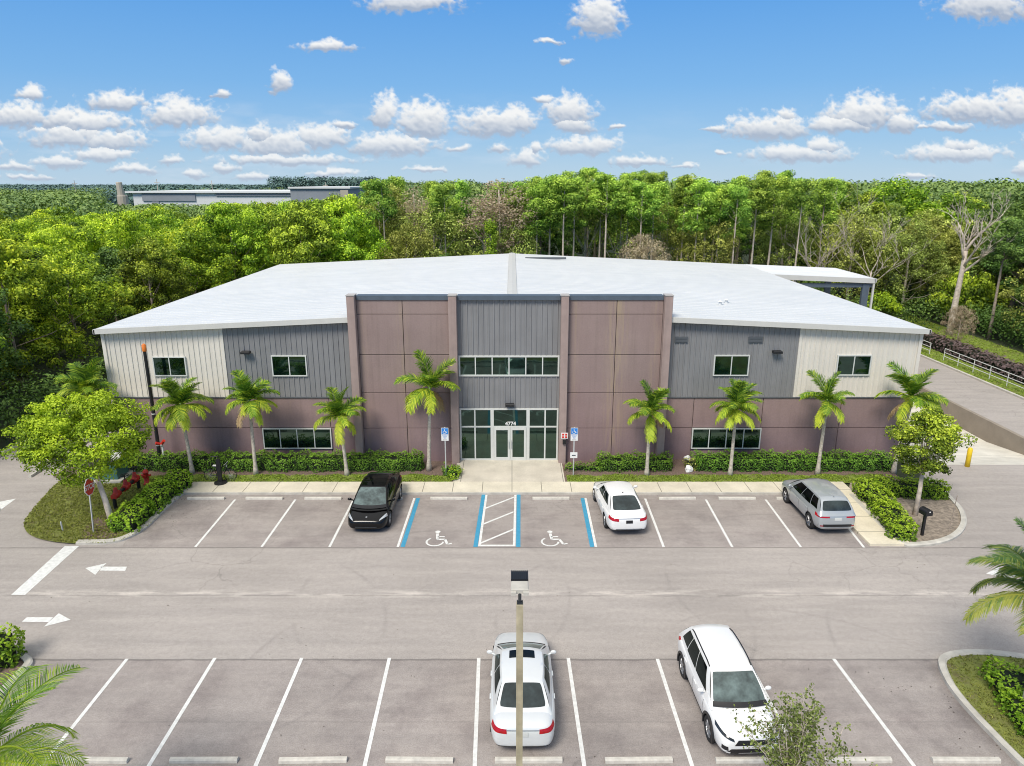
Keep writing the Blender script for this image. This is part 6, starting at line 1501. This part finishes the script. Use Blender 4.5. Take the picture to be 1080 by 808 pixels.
def clouds():
    # (cx, cy, rx, ry) in the photo; flat bottoms
    B = [(20,124,27,12),(33,101,13,6),(66,128,24,11),(122,110,30,9),(75,146,42,13),(118,150,34,12),(188,124,34,14),(95,132,45,10),(233,99,9,4),(232,150,34,12),(276,143,13,8),(292,154,40,14),(340,147,30,12),(362,132,11,3.5),
      (300,170,62,5),(15,176,20,4),(58,172,26,5),(108,165,32,6),(140,179,22,4),(205,184,14,4),(240,178,13,4),(268,187,17,3.5),(350,184,24,4),(404,124,13,18),(447,131,27,17),(416,155,44,11),(480,158,9,4),
      (523,132,37,14),(551,131,16,11),(577,107,9,5),(600,120,22,15),(606,133,18,10),(556,169,18,9),(565,157,7,5),(616,156,34,9),(650,134,8,2.5),(676,171,26,5),(526,157,11,6),(294,88,9,11),(345,50,23,6),(437,3,42,11),
      (630,20,25,21),(580,45,11,2.5),(595,65,6,3),(755,136,11,3),(811,137,36,12),(830,124,9,7),(762,163,7,3),(842,164,48,8),(866,156,18,7),(912,124,38,17),(886,134,36,9),(948,131,20,9),(975,135,9,3.5),
      (1027,117,46,13),(1068,118,32,18),(1000,134,28,5),(1042,6,45,20),(1007,164,48,8),(1010,156,18,7),(1082,180,10,7),(968,186,20,3),(-40,120,40,14),(-60,160,50,12),(1130,150,40,10),(1150,100,50,16),(720,176,13,2.5),(180,170,13,4),(450,180,18,3),(30,187,24,3.5),(-110,100,40,14),(1230,130,50,14)]
    step = .8; xs = np.arange(-330, 1412, step); ys = np.arange(-60, 193, step); Xg, Yg = np.meshgrid(xs, ys)
    wx = (fbm(Xg/16, Yg/14, 3)-.5)*17; wy = (fbm(Xg/16, Yg/14, 8)-.5)*12; X2 = Xg+wx; Y2 = Yg+wy
    D = np.full(Xg.shape, -9.0); base = np.zeros(Xg.shape)
    for (cx, cy, rx, ry) in B:
        rx *= 1.16; ry2 = np.where(Y2 > cy, ry*.9, ry*1.42); q = 1-np.sqrt(((X2-cx)/rx)**2+((Y2-cy)/ry2)**2); up = (cy+ry*.6-Yg)/(ry*1.7); base = np.where(q > D, up, base); D = np.maximum(D, q)
    bil = np.abs(fbm(Xg/13, Yg/11, 21, 5)-.5)*2           # billow: rounded puffs
    Dn = D + .10 + (.30-bil)*.75 + (fbm(Xg/6, Yg/5, 31, 5)-.5)*.85
    al = np.clip((Dn+.10)/.72, 0, 1); al = al*al*(3-2*al)
    th = np.clip(Dn, 0, 1)**.6; gy, gx = np.gradient(th)
    k_ = 3
    for _ in range(k_): gx = (gx+np.roll(gx, 1, 0)+np.roll(gx, -1, 0)+np.roll(gx, 1, 1)+np.roll(gx, -1, 1))/5; gy = (gy+np.roll(gy, 1, 0)+np.roll(gy, -1, 0)+np.roll(gy, 1, 1)+np.roll(gy, -1, 1))/5
    lit = np.clip(.40 + .95*(np.clip(base, 0, 1)-.42) + 2.6*gy - 1.2*gx + .35*(.30-bil), 0, 1)
    white = np.array([.93, .935, .93]); grey = np.array([.40, .47, .59]); Cc = grey+(white-grey)*np.clip(lit*1.12, 0, 1)[..., None]
    low = np.clip((Yg-120)/75, 0, 1)[..., None]; Cc = Cc*(1-.30*low)+np.array([.62, .74, .87])*.30*low
    veil = np.clip(fbm(Xg/60, Yg/14, 41)-.50, 0, 1)*np.clip((Yg-90)/80, 0, 1)*np.clip((560-Xg)/400+.3, .25, 1)*1.7; av = np.clip(veil, 0, .5); vc = np.array([.66, .76, .88])
    a2 = np.clip(al*.97+av*(1-al), 0, 1); Cc = (Cc*(al*.97)[..., None]+vc*(av*(1-al))[..., None])/np.maximum(a2, 1e-4)[..., None]
    v = (Yg-404)/F; u = (Xg-540)/F; dx = u; dy = CT-v*ST; dz = -(ST+v*CT); n_ = np.sqrt(dx*dx+dy*dy+dz*dz); Rr = 4800.0
    P = np.stack([dx/n_*Rr, dy/n_*Rr, H+dz/n_*Rr], -1); ny, nx = Xg.shape
    idx = np.arange(ny*nx).reshape(ny, nx); f = np.stack([idx[:-1, :-1], idx[1:, :-1], idx[1:, 1:], idx[:-1, 1:]], -1).reshape(-1, 4)
    af = a2.reshape(-1); keep = af[f].max(1) > .012; f = f[keep]; usedv = np.unique(f); remap = np.full(ny*nx, -1); remap[usedv] = np.arange(len(usedv)); f = remap[f]
    me = bpy.data.meshes.new('clouds'); Pv = P.reshape(-1, 3)[usedv]; me.vertices.add(len(Pv)); me.vertices.foreach_set('co', Pv.reshape(-1).astype(np.float32))
    me.loops.add(f.size); me.loops.foreach_set('vertex_index', f.reshape(-1).astype(np.int32)); me.polygons.add(len(f)); me.polygons.foreach_set('loop_start', np.arange(0, f.size, 4, dtype=np.int32)); me.polygons.foreach_set('loop_total', np.full(len(f), 4, dtype=np.int32))
    a = me.attributes.new('cloud', 'FLOAT_COLOR', 'POINT'); a.data.foreach_set('color', np.concatenate([Cc.reshape(-1, 3)[usedv], af[usedv, None]], 1).reshape(-1).astype(np.float32)); me.update(calc_edges=True)
    m = bpy.data.materials.new('cumulus'); m.use_nodes = True; nt = m.node_tree; nt.nodes.remove(nt.nodes['Principled BSDF']); at = N(nt, 'ShaderNodeAttribute', attribute_name='cloud')
    e = N(nt, 'ShaderNodeEmission'); nt.links.new(at.outputs['Color'], e.inputs[0]); t = N(nt, 'ShaderNodeBsdfTransparent'); mx = N(nt, 'ShaderNodeMixShader'); nt.links.new(at.outputs['Alpha'], mx.inputs[0]); nt.links.new(t.outputs[0], mx.inputs[1]); nt.links.new(e.outputs[0], mx.inputs[2]); nt.links.new(mx.outputs[0], nt.nodes['Material Output'].inputs[0])
    m.cycles.emission_sampling = 'NONE'; me.materials.append(m); tag(link('clouds', me), kind='structure')
clouds()

def litter(pts, label, seed):
    rng = np.random.default_rng(seed); P = []
    for (px, py, n, sp_) in pts:
        x, y = U(px, py)
        for _ in range(n): P.append((x+rng.normal()*sp_, y+rng.normal()*sp_*.8, .014))
    P = np.array(P); Q = leaf_quads(rng, P, unit(len(P), rng)*.25+np.array([0, 0, 1]), .05, .6); tag(link('fallen_leaves', quads_mesh('fallen_leaves', Q, .4*rng.random(len(P)), M['lf_tan_dark'])), label, 'leaf litter', None, 'stuff')
M['lf_tan_dark'] = leafmat('leaf_dry', (.05, .04, .03), (.10, .075, .05), (.20, .16, .09), objvar=.02, trans=.05)
litter([(940, 722, 14, .6), (905, 715, 6, .5), (1000, 740, 10, .35), (1040, 780, 14, .45), (435, 713, 2, .05), (300, 700, 6, 2.0), (600, 650, 10, 3.0), (170, 545, 20, .6), (190, 530, 18, .5), (960, 590, 10, 1.0), (620, 795, 12, 1.2), (330, 795, 14, 1.5), (760, 560, 8, 2.0), (120, 640, 8, 2.0)], 'scattered dry leaves on the asphalt', 3)
# ------------------------------------------------------------------ sky, clouds, sun
SUN_EL, SUN_AZ = 50.0, 208.0   # azimuth clockwise from +Y
def sky():
    w = bpy.data.worlds.new('World'); sc.world = w; w.use_nodes = True; nt = w.node_tree
    bg = nt.nodes['Background']
    s = N(nt, 'ShaderNodeTexSky', sky_type='NISHITA'); s.sun_disc = False
    s.sun_elevation = math.radians(SUN_EL); s.sun_rotation = math.radians(SUN_AZ)
    s.air_density = 1.0; s.dust_density = 0.4; s.ozone_density = 1.5; s.altitude = 0
    hs = N(nt, 'ShaderNodeHueSaturation'); nt.links.new(s.outputs[0], hs.inputs['Color']); hs.inputs['Saturation'].default_value = SKY_SAT; hs.inputs['Value'].default_value = SKY_VAL; hs.inputs['Hue'].default_value = SKY_HUE
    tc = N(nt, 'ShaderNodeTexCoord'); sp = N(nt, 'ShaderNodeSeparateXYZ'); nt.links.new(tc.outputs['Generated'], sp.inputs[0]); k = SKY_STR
    r = ramp(nt, [(0.0, (.46/k, .64/k, .81/k)), (0.05, (.31/k, .54/k, .81/k)), (0.12, (.19/k, .45/k, .82/k)), (0.22, (.11/k, .36/k, .80/k)), (0.45, (.10/k, .28/k, .66/k)), (0.70, (.80/k, .82/k, .82/k)), (1.0, (1.05/k, 1.03/k, 1.0/k))]); nt.links.new(sp.outputs[2], r.inputs[0])  # white upper stops: unseen bright cloud cover added overhead for soft fill light
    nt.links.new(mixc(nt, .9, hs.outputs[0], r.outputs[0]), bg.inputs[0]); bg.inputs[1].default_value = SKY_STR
    w.cycles.sampling_method = 'MANUAL'; w.cycles.sample_map_resolution = 512
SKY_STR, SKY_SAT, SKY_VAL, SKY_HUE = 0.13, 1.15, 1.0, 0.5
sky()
sl = bpy.data.lights.new('sun', 'SUN'); sun = bpy.data.objects.new('sun', sl); COL.objects.link(sun)
sl.energy = 3.5; sl.angle = math.radians(22); sl.color = (1.0, .935, .83)
az, el = math.radians(SUN_AZ), math.radians(SUN_EL)
dv = Vector((math.sin(az)*math.cos(el), math.cos(az)*math.cos(el), math.sin(el)))
sun.rotation_euler = dv.to_track_quat('Z', 'Y').to_euler(); sun.location = (20, -20, 60)
